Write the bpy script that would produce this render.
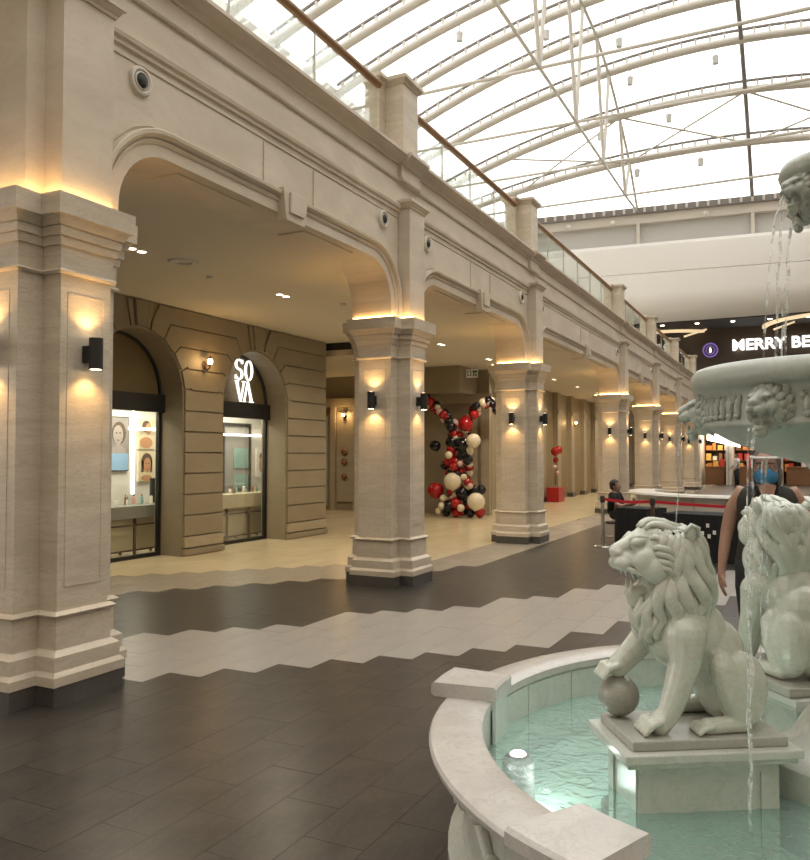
import bpy, bmesh, math, random
from mathutils import Vector, Matrix, noise
from mathutils.bvhtree import BVHTree
R = math.radians
PI = math.pi
rnd = random.Random(7)
for o in list(bpy.data.objects): bpy.data.objects.remove(o)
scene = bpy.context.scene
COL = scene.collection

# ------------------------------------------------------------------ camera, world, light, exposure
CAMH = 1.6
YAW = math.atan(395 / 800)
PITCH = R(1.85)
cd = bpy.data.cameras.new('camera'); cam = bpy.data.objects.new('camera', cd); COL.objects.link(cam)
cd.sensor_fit = 'HORIZONTAL'; cd.sensor_width = 36; cd.lens = 36 * 800 / 810
cd.clip_start = 0.05; cd.clip_end = 300
cam.location = (0, 0, CAMH); cam.rotation_euler = (PI / 2 + PITCH, 0, YAW)
scene.camera = cam
w = bpy.data.worlds.new('world'); scene.world = w; w.use_nodes = True
bg = w.node_tree.nodes['Background']; bg.inputs[0].default_value = (1.0, 0.98, 0.935, 1); bg.inputs[1].default_value = 2.5
vs = scene.view_settings
vs.view_transform = 'Standard'; vs.look = 'None'; vs.gamma = 1; vs.use_curve_mapping = False
vs.exposure = 0.32
WARM = (1.0, 0.60, 0.24)
WARM2 = (1.0, 0.85, 0.63)

def lamp(name, kind, loc, energy, color, parent=None, rot=(0, 0, 0), **kw):
    l = bpy.data.lights.new(name, kind); l.energy = energy; l.color = color
    for k, v in kw.items(): setattr(l, k, v)
    o = bpy.data.objects.new(name, l); COL.objects.link(o)
    o.location = loc; o.rotation_euler = rot; o.parent = parent
    return o

# ------------------------------------------------------------------ materials
M = {}
def mat(name, color, rough=0.5, metal=0.0, spec=0.5, emit=None, estr=1.0, trans=0.0, alpha=1.0, coat=0.0):
    m = bpy.data.materials.new(name); m.use_nodes = True
    b = m.node_tree.nodes['Principled BSDF']
    b.inputs['Base Color'].default_value = (*color, 1); b.inputs['Roughness'].default_value = rough
    b.inputs['Metallic'].default_value = metal; b.inputs['Specular IOR Level'].default_value = spec
    b.inputs['Transmission Weight'].default_value = trans; b.inputs['Alpha'].default_value = alpha
    b.inputs['Coat Weight'].default_value = coat
    if emit:
        b.inputs['Emission Color'].default_value = (*emit, 1); b.inputs['Emission Strength'].default_value = estr
    M[name] = m
    return m
def nd(m, t, **kw):
    n = m.node_tree.nodes.new(t)
    for k, v in kw.items(): setattr(n, k, v)
    return n
def marble(name, c1, c2, c3, scale=(1, 1, 1), rough=0.3, nscale=2.0, island=0.0, bump=0.0, spec=0.5, vein=.5):
    m = mat(name, c1, rough, spec=spec); nt = m.node_tree; L = nt.links.new; b = nt.nodes['Principled BSDF']
    tc = nd(m, 'ShaderNodeTexCoord'); mp = nd(m, 'ShaderNodeMapping'); mp.inputs['Scale'].default_value = scale
    L(tc.outputs['Object'], mp.inputs[0])
    geo = nd(m, 'ShaderNodeNewGeometry')
    n1 = nd(m, 'ShaderNodeTexNoise'); n1.inputs['Scale'].default_value = nscale; n1.inputs['Detail'].default_value = 6; n1.inputs['Distortion'].default_value = 1.2
    n2 = nd(m, 'ShaderNodeTexNoise'); n2.inputs['Scale'].default_value = nscale * 3.1; n2.inputs['Detail'].default_value = 8; n2.inputs['Distortion'].default_value = 2.0
    if island:
        ad = nd(m, 'ShaderNodeVectorMath', operation='ADD'); ml = nd(m, 'ShaderNodeMath', operation='MULTIPLY'); ml.inputs[1].default_value = 37.0
        L(geo.outputs['Random Per Island'], ml.inputs[0]); L(mp.outputs[0], ad.inputs[0]); L(ml.outputs[0], ad.inputs[1])
        L(ad.outputs[0], n1.inputs['Vector']); L(ad.outputs[0], n2.inputs['Vector'])
    else:
        L(mp.outputs[0], n1.inputs['Vector']); L(mp.outputs[0], n2.inputs['Vector'])
    r1 = nd(m, 'ShaderNodeValToRGB'); r1.color_ramp.elements[0].position = .35; r1.color_ramp.elements[1].position = .68
    r1.color_ramp.elements[0].color = (*c1, 1); r1.color_ramp.elements[1].color = (*c2, 1)
    L(n1.outputs['Fac'], r1.inputs[0])
    r2 = nd(m, 'ShaderNodeValToRGB'); e = r2.color_ramp.elements
    e[0].position = .46; e[0].color = (0, 0, 0, 1); e[1].position = .54; e[1].color = (0, 0, 0, 1)
    k = e.new(.5); k.color = (vein, vein, vein, 1)
    L(n2.outputs['Fac'], r2.inputs[0])
    mx = nd(m, 'ShaderNodeMix', data_type='RGBA'); L(r2.outputs[0], mx.inputs[0]); L(r1.outputs[0], mx.inputs[6]); mx.inputs[7].default_value = (*c3, 1)
    out = mx.outputs[2]
    if island:
        mr = nd(m, 'ShaderNodeMapRange'); mr.inputs[3].default_value = 1 - island; mr.inputs[4].default_value = 1 + island
        L(geo.outputs['Random Per Island'], mr.inputs[0])
        vm = nd(m, 'ShaderNodeVectorMath', operation='SCALE'); L(out, vm.inputs[0]); L(mr.outputs[0], vm.inputs['Scale']); out = vm.outputs[0]
    L(out, b.inputs['Base Color'])
    if bump:
        bp = nd(m, 'ShaderNodeBump'); bp.inputs['Strength'].default_value = bump; bp.inputs['Distance'].default_value = .01
        L(n2.outputs['Fac'], bp.inputs['Height']); L(bp.outputs[0], b.inputs['Normal'])
    return m
marble('travertine', (.52, .445, .345), (.63, .55, .445), (.41, .335, .25), (1, 1, 5.5), .42, 1.3)
marble('travertine_wall', (.53, .455, .36), (.63, .55, .45), (.46, .385, .30), (1, 1, 2.4), .5, .9, vein=.22)
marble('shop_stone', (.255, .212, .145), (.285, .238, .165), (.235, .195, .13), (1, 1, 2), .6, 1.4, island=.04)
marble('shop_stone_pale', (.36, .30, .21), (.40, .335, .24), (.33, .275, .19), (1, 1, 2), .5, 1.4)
marble('fountain_marble', (.50, .515, .465), (.57, .58, .53), (.42, .425, .375), (1, 1, 1), .16, 3.0)
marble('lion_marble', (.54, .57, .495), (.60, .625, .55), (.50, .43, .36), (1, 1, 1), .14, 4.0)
marble('bowl_marble', (.36, .385, .335), (.42, .44, .39), (.31, .32, .28), (1, 1, 1), .3, 3.0)
marble('rim_marble', (.46, .43, .395), (.53, .495, .46), (.39, .37, .335), (1, 1, 1), .25, 3.5)
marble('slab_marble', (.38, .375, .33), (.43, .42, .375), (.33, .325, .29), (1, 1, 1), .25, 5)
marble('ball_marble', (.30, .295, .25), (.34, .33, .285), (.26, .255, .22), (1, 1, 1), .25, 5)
marble('tile_dark', (.024, .0225, .021), (.058, .050, .041), (.078, .068, .057), (2, 1, 1), .30, 2.0, island=.2, spec=.42)
marble('tile_light', (.295, .272, .243), (.345, .32, .287), (.26, .237, .21), (2, 1, 1), .28, 1.6, island=.05)
marble('tile_grey', (.30, .262, .205), (.35, .305, .245), (.27, .235, .18), (2, 1, 1), .25, 1.6, island=.08)
marble('tile_beige', (.58, .49, .32), (.63, .54, .36), (.53, .45, .29), (2, 1, 1), .2, 1.4, island=.05)
marble('plinth_dark', (.075, .068, .060), (.10, .09, .08), (.06, .055, .05), (1, 1, 1), .3, 3)
mat('grout', (.10, .09, .08), .7)
mat('plaster', (.60, .55, .45), .8)
mat('fascia_white', (.74, .71, .67), .6)
mat('fascia_grey', (.52, .505, .48), .5)
mat('fascia_beige', (.62, .57, .50), .6)
mat('steel_cream', (.50, .465, .41), .45)
mat('steel_dark', (.20, .18, .17), .5)
mat('black', (.008, .008, .008), .45)
mat('black_metal', (.012, .012, .013), .35)
mat('black_cloth', (.006, .006, .006), .9)
mat('chrome', (.62, .61, .59), .22, 1.0)
mat('wood', (.23, .115, .045), .4)
mat('tympanum', (.17, .125, .055), .6)
mat('speaker_cone', (.02, .02, .018), .6)
mat('white_paint', (.75, .73, .70), .5)
mat('white_counter', (.70, .67, .62), .35)
mat('red', (.42, .02, .02), .35)
mat('red_cloth', (.50, .012, .03), .7)
mat('balloon_red', (.36, .010, .012), .22)
mat('balloon_black', (.008, .008, .012), .2)
mat('balloon_white', (.74, .66, .50), .25)
mat('balloon_pink', (.62, .42, .38), .25)
mat('brown_metal', (.09, .05, .03), .4)
mat('skin', (.36, .20, .14), .5)
mat('skin_dark', (.30, .17, .12), .5)
mat('hair_black', (.02, .016, .014), .6)
mat('hair_grey', (.14, .12, .11), .6)
mat('mask_blue', (.06, .28, .55), .7)
mat('dress', (.022, .020, .016), .8)
mat('trousers', (.012, .012, .013), .8)
mat('eye_white', (.7, .68, .65), .3)
mat('eye_dark', (.03, .02, .015), .2)
mat('shop_white', (.78, .76, .70), .5)
mat('shop_wall', (.68, .66, .60), .6)
mat('counter_glow', (.72, .64, .46), .4)
mat('counter_grey', (.30, .29, .26), .5)
mat('green_sign', (.03, .12, .06), .5)
mat('blue_print', (.26, .44, .66), .5)
mat('print_skin', (.46, .24, .12), .6)
mat('print_skin_pale', (.34, .30, .28), .6)
mat('print_hair', (.10, .06, .04), .6)
mat('print_cream', (.62, .55, .38), .6)
mat('print_grey', (.25, .23, .22), .6)
mat('dark_brown', (.055, .035, .022), .6)
mat('dark_ceiling', (.05, .042, .036), .7)
mat('shelf_wood', (.22, .10, .04), .6)
mat('tan_door', (.27, .20, .105), .5)
mat('purple', (.12, .06, .25), .5, emit=(.45, .30, .9), estr=.3)
mat('sign_light', (1, 1, 1), .5, emit=(1, 1, 1), estr=1.2)
mat('led', (1, .8, .5), .5, emit=(1.0, .60, .22), estr=13.0)
mat('bulb', (1, .8, .5), .5, emit=(1.0, .72, .38), estr=14.0)
mat('downlight', (1, .9, .8), .5, emit=(1.0, .86, .66), estr=10.0)
mat('shop_lamp', (1, 1, 1), .5, emit=(1.0, .95, .84), estr=2.6)
mat('cove', (1, .85, .6), .5, emit=(1.0, .74, .44), estr=.55)
mat('pool_lamp', (1, 1, 1), .5, emit=(.92, 1, .95), estr=9.0)
mat('pool_floor', (.62, .74, .69), .6)
mat('foam', (.85, .92, .90), .3, alpha=.85)
for nm, c in (('goods_orange', (.75, .26, .05)), ('goods_red', (.5, .04, .03)), ('goods_yellow', (.8, .5, .12)), ('goods_white', (.75, .7, .62)), ('goods_green', (.18, .30, .16)), ('goods_brown', (.22, .10, .05)), ('goods_teal', (.25, .42, .38)), ('goods_pink', (.7, .4, .35)), ('shirt_white', (.7, .66, .62)), ('cloth_blue', (.05, .12, .30))):
    mat(nm, c, .5)
def thinglass(name, tint, fac, rough=.02, ior=1.35, noise_bump=0):
    m = bpy.data.materials.new(name); m.use_nodes = True; nt = m.node_tree; nt.nodes.clear(); L = nt.links.new
    out = nd(m, 'ShaderNodeOutputMaterial'); tr = nd(m, 'ShaderNodeBsdfTransparent'); tr.inputs[0].default_value = (*tint, 1)
    gl = nd(m, 'ShaderNodeBsdfGlossy'); gl.inputs['Roughness'].default_value = rough
    fr = nd(m, 'ShaderNodeFresnel'); fr.inputs[0].default_value = ior
    ml = nd(m, 'ShaderNodeMath', operation='MULTIPLY_ADD'); ml.inputs[1].default_value = fac; ml.inputs[2].default_value = .0; ml.use_clamp = True
    mx = nd(m, 'ShaderNodeMixShader'); L(fr.outputs[0], ml.inputs[0]); L(ml.outputs[0], mx.inputs[0]); L(tr.outputs[0], mx.inputs[1]); L(gl.outputs[0], mx.inputs[2]); L(mx.outputs[0], out.inputs[0])
    if noise_bump:
        tc = nd(m, 'ShaderNodeTexCoord'); n = nd(m, 'ShaderNodeTexNoise'); n.inputs['Scale'].default_value = 9; n.inputs['Detail'].default_value = 4; n.inputs['Distortion'].default_value = 1.5
        L(tc.outputs['Object'], n.inputs['Vector']); bp = nd(m, 'ShaderNodeBump'); bp.inputs['Strength'].default_value = noise_bump; bp.inputs['Distance'].default_value = .03
        L(n.outputs['Fac'], bp.inputs['Height']); L(bp.outputs[0], gl.inputs['Normal']); L(bp.outputs[0], fr.inputs['Normal'])
    M[name] = m
thinglass('glass', (.96, .985, .97), .30)
thinglass('shop_glass', (.97, .98, .97), .35)
thinglass('roof_glass', (.96, .97, .97), .3, .2)
thinglass('water', (.82, .955, .905), 1.5, .06, 1.33, 1.0)
wm = M['water']; wn_ = wm.node_tree.nodes; mxw = [n_ for n_ in wn_ if n_.type == 'MIX_SHADER'][0]; outw = [n_ for n_ in wn_ if n_.type == 'OUTPUT_MATERIAL'][0]
df = nd(wm, 'ShaderNodeBsdfDiffuse'); df.inputs[0].default_value = (.40, .53, .475, 1); m2 = nd(wm, 'ShaderNodeMixShader'); m2.inputs[0].default_value = .30
wm.node_tree.links.new(mxw.outputs[0], m2.inputs[1]); wm.node_tree.links.new(df.outputs[0], m2.inputs[2]); wm.node_tree.links.new(m2.outputs[0], outw.inputs[0])
thinglass('shield', (.95, .96, .96), .6)
# falling water: part clear, part white broken water
m = bpy.data.materials.new('stream'); m.use_nodes = True; b = m.node_tree.nodes['Principled BSDF']
b.inputs['Base Color'].default_value = (.85, .88, .86, 1); b.inputs['Roughness'].default_value = .1
tc = nd(m, 'ShaderNodeTexCoord'); mp = nd(m, 'ShaderNodeMapping'); mp.inputs['Scale'].default_value = (6, 6, 9); n = nd(m, 'ShaderNodeTexNoise'); n.inputs['Scale'].default_value = 3
rp = nd(m, 'ShaderNodeValToRGB'); rp.color_ramp.elements[0].position = .42; rp.color_ramp.elements[1].position = .62; rp.color_ramp.elements[0].color = (.06, .06, .06, 1); rp.color_ramp.elements[1].color = (.62, .62, .62, 1)
lk = m.node_tree.links.new; lk(tc.outputs['Object'], mp.inputs[0]); lk(mp.outputs[0], n.inputs['Vector']); lk(n.outputs['Fac'], rp.inputs[0]); lk(rp.outputs[0], b.inputs['Alpha'])
M['stream'] = m

# ------------------------------------------------------------------ mesh helpers
class MB:
    def __init__(s): s.v = []; s.f = []; s.mi = []; s.cur = 0
    def add(s, vs, fs):
        b = len(s.v); s.v += [tuple(p) for p in vs]
        for q in fs: s.f.append(tuple(b + i for i in q)); s.mi.append(s.cur)
        return s
    def box(s, x0, x1, y0, y1, z0, z1):
        v = [(x0, y0, z0), (x1, y0, z0), (x1, y1, z0), (x0, y1, z0), (x0, y0, z1), (x1, y0, z1), (x1, y1, z1), (x0, y1, z1)]
        return s.add(v, [(3, 2, 1, 0), (4, 5, 6, 7), (0, 1, 5, 4), (1, 2, 6, 5), (2, 3, 7, 6), (3, 0, 4, 7)])
    def layers(s, rings, cap=True):
        """rings of equal vertex count, counter-clockwise seen from the end"""
        n = len(rings[0]); v = [p for r in rings for p in r]; f = []
        for k in range(len(rings) - 1):
            for i in range(n):
                j = (i + 1) % n; f.append((k * n + i, k * n + j, (k + 1) * n + j, (k + 1) * n + i))
        if cap:
            f.append(tuple(range(n - 1, -1, -1))); f.append(tuple((len(rings) - 1) * n + i for i in range(n)))
        return s.add(v, f)
    def prism_x(s, poly, x0, x1):        # poly of (y, z), extruded from x0 to x1
        return s.layers([[(x0, a, b) for a, b in poly], [(x1, a, b) for a, b in poly]])
    def prism_y(s, poly, y0, y1):        # poly of (x, z)
        return s.layers([[(a, y1, b) for a, b in poly], [(a, y0, b) for a, b in poly]])
    def prism_z(s, poly, z0, z1):
        return s.layers([[(a, b, z0) for a, b in poly], [(a, b, z1) for a, b in poly]])
    def lathe(s, prof, seg=32, c=(0, 0, 0), a0=0, a1=2 * PI):
        full = abs(a1 - a0 - 2 * PI) < 1e-6; n = seg if full else seg + 1; v = []; f = []
        for i in range(n):
            a = a0 + (a1 - a0) * i / seg
            for r, z in prof: v.append((c[0] + r * math.cos(a), c[1] + r * math.sin(a), c[2] + z))
        m_ = len(prof)
        for i in range(seg):
            j = (i + 1) % n
            for k in range(m_ - 1): f.append((i * m_ + k, j * m_ + k, j * m_ + k + 1, i * m_ + k + 1))
        if not full and abs(prof[0][0] - prof[-1][0]) + abs(prof[0][1] - prof[-1][1]) < 1e-9:
            f.append(tuple(range(m_ - 2, -1, -1))); f.append(tuple((n - 1) * m_ + k for k in range(m_ - 1)))
        return s.add(v, f)
    def tube(s, path, r, seg=8, cap=True):
        path = [Vector(p) for p in path]; n = len(path); rs = r if isinstance(r, (list, tuple)) else [r] * n
        t0 = (path[1] - path[0]).normalized(); ref = Vector((0, 0, 1)) if abs(t0.z) < .9 else Vector((1, 0, 0))
        u = t0.cross(ref).normalized(); rings = []
        for i, p in enumerate(path):
            t = (path[min(i + 1, n - 1)] - path[max(i - 1, 0)]).normalized()
            u = (u - t * u.dot(t)).normalized(); w_ = t.cross(u)
            rings.append([p + (u * math.cos(2 * PI * k / seg) + w_ * math.sin(2 * PI * k / seg)) * rs[i] for k in range(seg)])
        return s.layers(rings, cap)
    def blob(s, c, r, rot=None, seg=16, ring=10):
        if isinstance(r, (int, float)): r = (r, r, r)
        mt = Matrix.Identity(3)
        if rot: mt = Matrix.Rotation(rot[2], 3, 'Z') @ Matrix.Rotation(rot[1], 3, 'Y') @ Matrix.Rotation(rot[0], 3, 'X')
        c = Vector(c); v = [c + mt @ Vector((0, 0, -r[2]))]; f = []
        for k in range(1, ring):
            t = -PI / 2 + PI * k / ring
            for i in range(seg):
                a = 2 * PI * i / seg
                v.append(c + mt @ Vector((r[0] * math.cos(t) * math.cos(a), r[1] * math.cos(t) * math.sin(a), r[2] * math.sin(t))))
        v.append(c + mt @ Vector((0, 0, r[2]))); top = len(v) - 1
        for i in range(seg):
            j = (i + 1) % seg; f.append((0, 1 + j, 1 + i))
            for k in range(ring - 2):
                a = 1 + k * seg; f.append((a + i, a + j, a + seg + j, a + seg + i))
            a = 1 + (ring - 2) * seg; f.append((a + i, a + j, top))
        return s.add(v, f)
    def limb(s, pts, seg=12):            # pts: (pos, radius) tapered, rounded limb
        ps = [Vector(p) for p, _ in pts]; rs = [r for _, r in pts]
        s.tube(ps, rs, seg)
        for p, r in zip(ps, rs): s.blob(p, r, seg=12, ring=8)
        return s
    def loft(s, rings, seg=20):          # rings of (cx, cy, z, rx, ry)
        return s.layers([[(cx + rx * math.cos(2 * PI * k / seg), cy + ry * math.sin(2 * PI * k / seg), z) for k in range(seg)] for cx, cy, z, rx, ry in rings])
    def mesh(s, name, mats, smooth=False):
        me = bpy.data.meshes.new(name); me.from_pydata(s.v, [], s.f)
        for m_ in (mats if isinstance(mats, (list, tuple)) else [mats]): me.materials.append(M[m_] if isinstance(m_, str) else m_)
        if max(s.mi or [0]) > 0: me.polygons.foreach_set('material_index', s.mi)
        if smooth: smooth_mesh(me, smooth)
        me.validate(); me.update()
        return me
    def build(s, name, mats, parent=None, smooth=False, loc=(0, 0, 0), bevel=0):
        o = inst(name, s.mesh(name, mats, smooth), parent, loc)
        if bevel:
            bm_ = o.modifiers.new('bevel', 'BEVEL'); bm_.width = bevel; bm_.segments = 2; bm_.limit_method = 'ANGLE'
        return o
def smooth_mesh(me, ang=True):
    me.polygons.foreach_set('use_smooth', [True] * len(me.polygons))
    if ang is not True:
        bm = bmesh.new(); bm.from_mesh(me)
        for e in bm.edges:
            if len(e.link_faces) == 2 and e.calc_face_angle(0) > R(ang): e.smooth = False
        bm.to_mesh(me); bm.free()
def inst(name, me, parent=None, loc=(0, 0, 0), rz=0):
    o = bpy.data.objects.new(name, me); COL.objects.link(o); o.parent = parent; o.location = loc; o.rotation_euler = (0, 0, rz)
    return o
def tag(o, label, cat, group=None):
    o['label'] = label; o['category'] = cat
    if group: o['group'] = group
    return o
def struct(o, label=None):
    o['kind'] = 'structure'
    if label: o['label'] = label
    return o
def thing(name, label, cat, loc=(0, 0, 0), rz=0, group=None):
    return tag(inst(name, None, None, loc, rz), label, cat, group)
def empty_struct(name, label=None, loc=(0, 0, 0)): return struct(inst(name, None, None, loc), label)
def copy_tree(o, parent=None):
    c = o.copy(); COL.objects.link(c); c.parent = parent
    for ch in list(o.children): copy_tree(ch, c)
    return c
def eval_mesh(me, mods):
    o = bpy.data.objects.new('tmp', me); COL.objects.link(o)
    for t, kw in mods:
        md = o.modifiers.new(t, t)
        for k, v in kw.items(): setattr(md, k, v)
    dg = bpy.context.evaluated_depsgraph_get(); dg.update()
    out = bpy.data.meshes.new_from_object(o.evaluated_get(dg)); bpy.data.objects.remove(o)
    return out
def remesh(mb, vox, it, mats, smooth=True):
    me = eval_mesh(mb.mesh('t', mats), [('REMESH', dict(mode='VOXEL', voxel_size=vox)), ('SMOOTH', dict(factor=.5, iterations=it))])
    if not me.materials: me.materials.append(M[mats])
    smooth_mesh(me)
    return me
def text_mesh(s, size, ext, off=0, width=1.0):
    c = bpy.data.curves.new('t', 'FONT'); c.body = s; c.size = size; c.extrude = ext; c.offset = off; c.align_x = 'LEFT'
    o = bpy.data.objects.new('t', c); COL.objects.link(o); dg = bpy.context.evaluated_depsgraph_get(); dg.update()
    me = bpy.data.meshes.new_from_object(o.evaluated_get(dg)); bpy.data.objects.remove(o)
    return me
def inset(poly, d):
    """polygon moved inwards by d (counter-clockwise input)"""
    n = len(poly); out = []
    a = sum(poly[i][0] * poly[(i + 1) % n][1] - poly[(i + 1) % n][0] * poly[i][1] for i in range(n))
    if a < 0: poly = poly[::-1]
    for i in range(n):
        p0, p1, p2 = Vector(poly[i - 1]), Vector(poly[i]), Vector(poly[(i + 1) % n])
        e1 = (p1 - p0).normalized(); e2 = (p2 - p1).normalized()
        n1 = Vector((-e1.y, e1.x)); n2 = Vector((-e2.y, e2.x)); bs = n1 + n2
        if bs.length < 1e-4: bs = n1.copy()
        k = max(.35, (1 + n1.dot(n2)) / 2)
        out.append(tuple(p1 + bs * .5 * d / k))
    return out
NTH = ['first', 'second', 'third', 'fourth', 'fifth', 'sixth', 'seventh', 'eighth', 'ninth', 'tenth', 'eleventh', 'twelfth', 'thirteenth', 'fourteenth', 'fifteenth', 'sixteenth']
ORD = ['nearest', 'second', 'third', 'fourth', 'fifth', 'sixth', 'seventh']

# projection used only to decide which floor tiles are the nearest/largest ones
def proj(x, y, z=0):
    cy, sy, cp, sp = math.cos(YAW), math.sin(YAW), math.cos(PITCH), math.sin(PITCH)
    f_ = Vector((-sy * cp, cy * cp, sp)); r_ = Vector((cy, sy, 0)); u_ = r_.cross(f_); v = Vector((x, y, z - CAMH)); w_ = v.dot(f_)
    if w_ < .3: return None
    return 405 + 800 * v.dot(r_) / w_, 430 - 800 * v.dot(u_) / w_

# ================================================================== FLOOR
floor = struct(MB().box(-15, 11, -8, 58, -.12, -.012).build('floor', 'grout'), 'mall floor of dark, pale and beige stone tiles in stepped bands')
TW = .288
YLOW = [4.58, 4.85, 5.14, 5.44, 5.71, 5.97, 6.27, 6.55, 7.26]
YUP = [5.5, 5.79, 6.05, 6.33, 7.15, 7.38, 7.62, 7.95, 8.65, 8.9, 9.63, 10.1]
def bounds(k):
    x = -4.2 + (k + .5) * TW
    lo = 4.58 + .28 * k if k < 0 else (YLOW[k] if k < 9 else 7.26 + .66 * (k - 8))
    up = 5.5 + .28 * (k + 4) if k < -4 else (YUP[k + 4] if k < 8 else 10.1 + .5 * (k - 7))
    y3 = 99 if k >= 0 else max(up + .3, 7.1 + (x + 6.98) * 1.25)
    if -4.9 < x < -4.2: y3 = 10.2 + (x + 4.65) * 2.2
    y4 = 99 if x > -5.06 else max(y3 + .3, 8.1 + (x + 7.98) * 1.1)
    return [(-2, 'd'), (lo, 'l'), (up, 'd'), (y3, 'g'), (y4, 'b'), (47.5, None)]
tiles = []
for k in range(-34, 46):
    x0 = -4.2 + k * TW; x1 = x0 + TW; bs = bounds(k); ph = (k % 2) * .288
    for (a, c), (b_, _) in zip(bs[:-1], bs[1:]):
        a = min(a, 47.5); b_ = min(b_, 47.5)
        if b_ - a < .02: continue
        y = a
        cuts = [a]
        t = math.floor((a - ph) / .576) * .576 + ph + .576
        while t < b_ - .12:
            if t > a + .12: cuts.append(t)
            t += .576
        cuts.append(b_)
        for q0, q1 in zip(cuts[:-1], cuts[1:]): tiles.append((x0, x1, q0, q1, c))
def tarea(t):
    ps = [proj(t[0], t[2]), proj(t[1], t[2]), proj(t[1], t[3]), proj(t[0], t[3])]
    if any(p is None for p in ps): return 0
    cx = sum(p[0] for p in ps) / 4; cy = sum(p[1] for p in ps) / 4
    if not (0 < cx < 810 and cy < 875): return 0
    xm, ym = (t[0] + t[1]) / 2, (t[2] + t[3]) / 2
    if (xm - .15) ** 2 + (ym - 3.6) ** 2 < 1.5 ** 2 or (cx > 520 and cy > 660): return 0
    if cx < 118 and cy < 690: return 0
    return abs(sum(ps[i][0] * ps[(i + 1) % 4][1] - ps[(i + 1) % 4][0] * ps[i][1] for i in range(4)))
tiles.sort(key=tarea, reverse=True)
TM = {'d': 'tile_dark', 'l': 'tile_light', 'g': 'tile_grey', 'b': 'tile_beige'}
cache = {}
def tile_verts(x0, x1, y0, y1, g=.00035, e=.0005, z=0):
    x0 += g; x1 -= g; y0 += g; y1 -= g
    v = [(x0, y0, z - .011), (x1, y0, z - .011), (x1, y1, z - .011), (x0, y1, z - .011), (x0 + e, y0 + e, z), (x1 - e, y0 + e, z), (x1 - e, y1 - e, z), (x0 + e, y1 - e, z)]
    return v, [(4, 5, 6, 7), (0, 1, 5, 4), (1, 2, 6, 5), (2, 3, 7, 6), (3, 0, 4, 7)]
rest = MB()
CI = {'d': 0, 'l': 1, 'g': 2, 'b': 3}
for i, t in enumerate(tiles):
    x0, x1, y0, y1, c = t
    if i < 300:
        L_ = round(y1 - y0, 3); key = (c, L_, i % 7)
        me = cache.get(key)
        if me is None:
            mb = MB(); mb.add(*tile_verts(0, TW, 0, L_)); me = mb.mesh('tile', TM[c]); cache[key] = me
        o = inst('tile', me, floor, (x0, y0, rnd.uniform(0, .0006)))
    else:
        rest.cur = CI[c]; rest.add(*tile_verts(x0, x1, y0, y1))
o = rest.build('tile_field', ['tile_dark', 'tile_light', 'tile_grey', 'tile_beige'], floor); o['kind'] = 'stuff'

# ================================================================== ARCADE COLUMNS
CX = -4.725
CY = [3.885, 9.12, 14.45, 22.85, 28.5, 34.2, 40.4]
def cross(d, al=.395, aw=.21, af=.225, ay=.40):
    """cross-shaped plan; al half length, aw half width of the x arm, af half width of the y arm, d outward offset"""
    A, w1, w2, B = al + d, aw + d, af + d, ay + d
    return [(A, -w1), (A, w1), (w2, w1), (w2, B), (-w2, B), (-w2, w1), (-A, w1), (-A, -w1), (-w2, -w1), (-w2, -B), (w2, -B), (w2, -w1)]
def cross_layers(mb, ls, **kw):
    for z0, z1, d0, d1 in ls:
        mb.layers([[(x, y, z0) for x, y in cross(d0, **kw)], [(x, y, z1) for x, y in cross(d1, **kw)]])
me_pl = (lambda b: (cross_layers(b, [(0, .13, .076, .076)]), b.mesh('plinth', 'plinth_dark'))[1])(MB())
def lay(name, ls, m='travertine', **kw):
    b = MB(); cross_layers(b, ls, **kw); return b.mesh(name, m)
me_base = lay('base', [(.13, .19, .085, .085), (.19, .218, .085, .064), (.218, .312, .062, .062), (.312, .345, .062, .022), (.345, .555, .018, .018), (.555, .57, .035, .045), (.57, .59, .045, .02)])
me_shaft = lay('shaft', [(.59, 2.80, 0, 0)])
me_cap = lay('capital', [(2.80, 2.815, .02, .032), (2.815, 2.83, .032, .02), (2.83, 2.985, .010, .014), (2.985, 3.03, .028, .034), (3.03, 3.045, .030, .030), (3.045, 3.095, .048, .054), (3.095, 3.105, .05, .05), (3.105, 3.165, .062, .092), (3.165, 3.30, .112, .116)])
# raised frames on the shaft faces
def frame_bars(mb, fix, half, z0, z1, axis, w=.012, p=.0035):
    for a0, a1, b0, b1 in ((-half, -half + w, z0, z1), (half - w, half, z0, z1), (-half, half, z0, z0 + w), (-half, half, z1 - w, z1)):
        if axis == 'x': mb.box(fix, fix + p, a0, a1, b0, b1)
        else: mb.box(a0, a1, fix - p, fix, b0, b1)
mb = MB(); frame_bars(mb, .395, .155, .74, 2.68, 'x'); me_fr_x = mb.mesh('panel_molding', 'travertine')
mb = MB(); frame_bars(mb, -.40, .150, .74, 2.68, 'y'); me_fr_y = mb.mesh('panel_molding', 'travertine')
def led_ring():
    a = cross(.055); b_ = cross(.030); v = [(x, y, z) for pts, z in ((a, 3.302), (b_, 3.302), (b_, 3.322), (a, 3.322)) for x, y in pts]; f = []
    n = 12
    for k in range(4):
        for i in range(n):
            j = (i + 1) % n; f.append((k * n + i, k * n + j, ((k + 1) % 4) * n + j, ((k + 1) % 4) * n + i))
    return MB().add(v, f).mesh('light_strip', 'led')
me_led = led_ring()
me_scb = MB().lathe([(.0, -.105), (.046, -.105), (.046, .105), (.0, .105)], 20).mesh('housing', 'black_metal', 40)
me_scl = MB().lathe([(0, .1065), (.036, .1065)], 16).mesh('lens', 'bulb'); me_scl2 = MB().lathe([(.036, -.1065), (0, -.1065)], 16).mesh('lens', 'bulb')
me_scm = MB().box(-.02, .04, -.03, .03, -.055, .055).mesh('bracket', 'black_metal')
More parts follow.
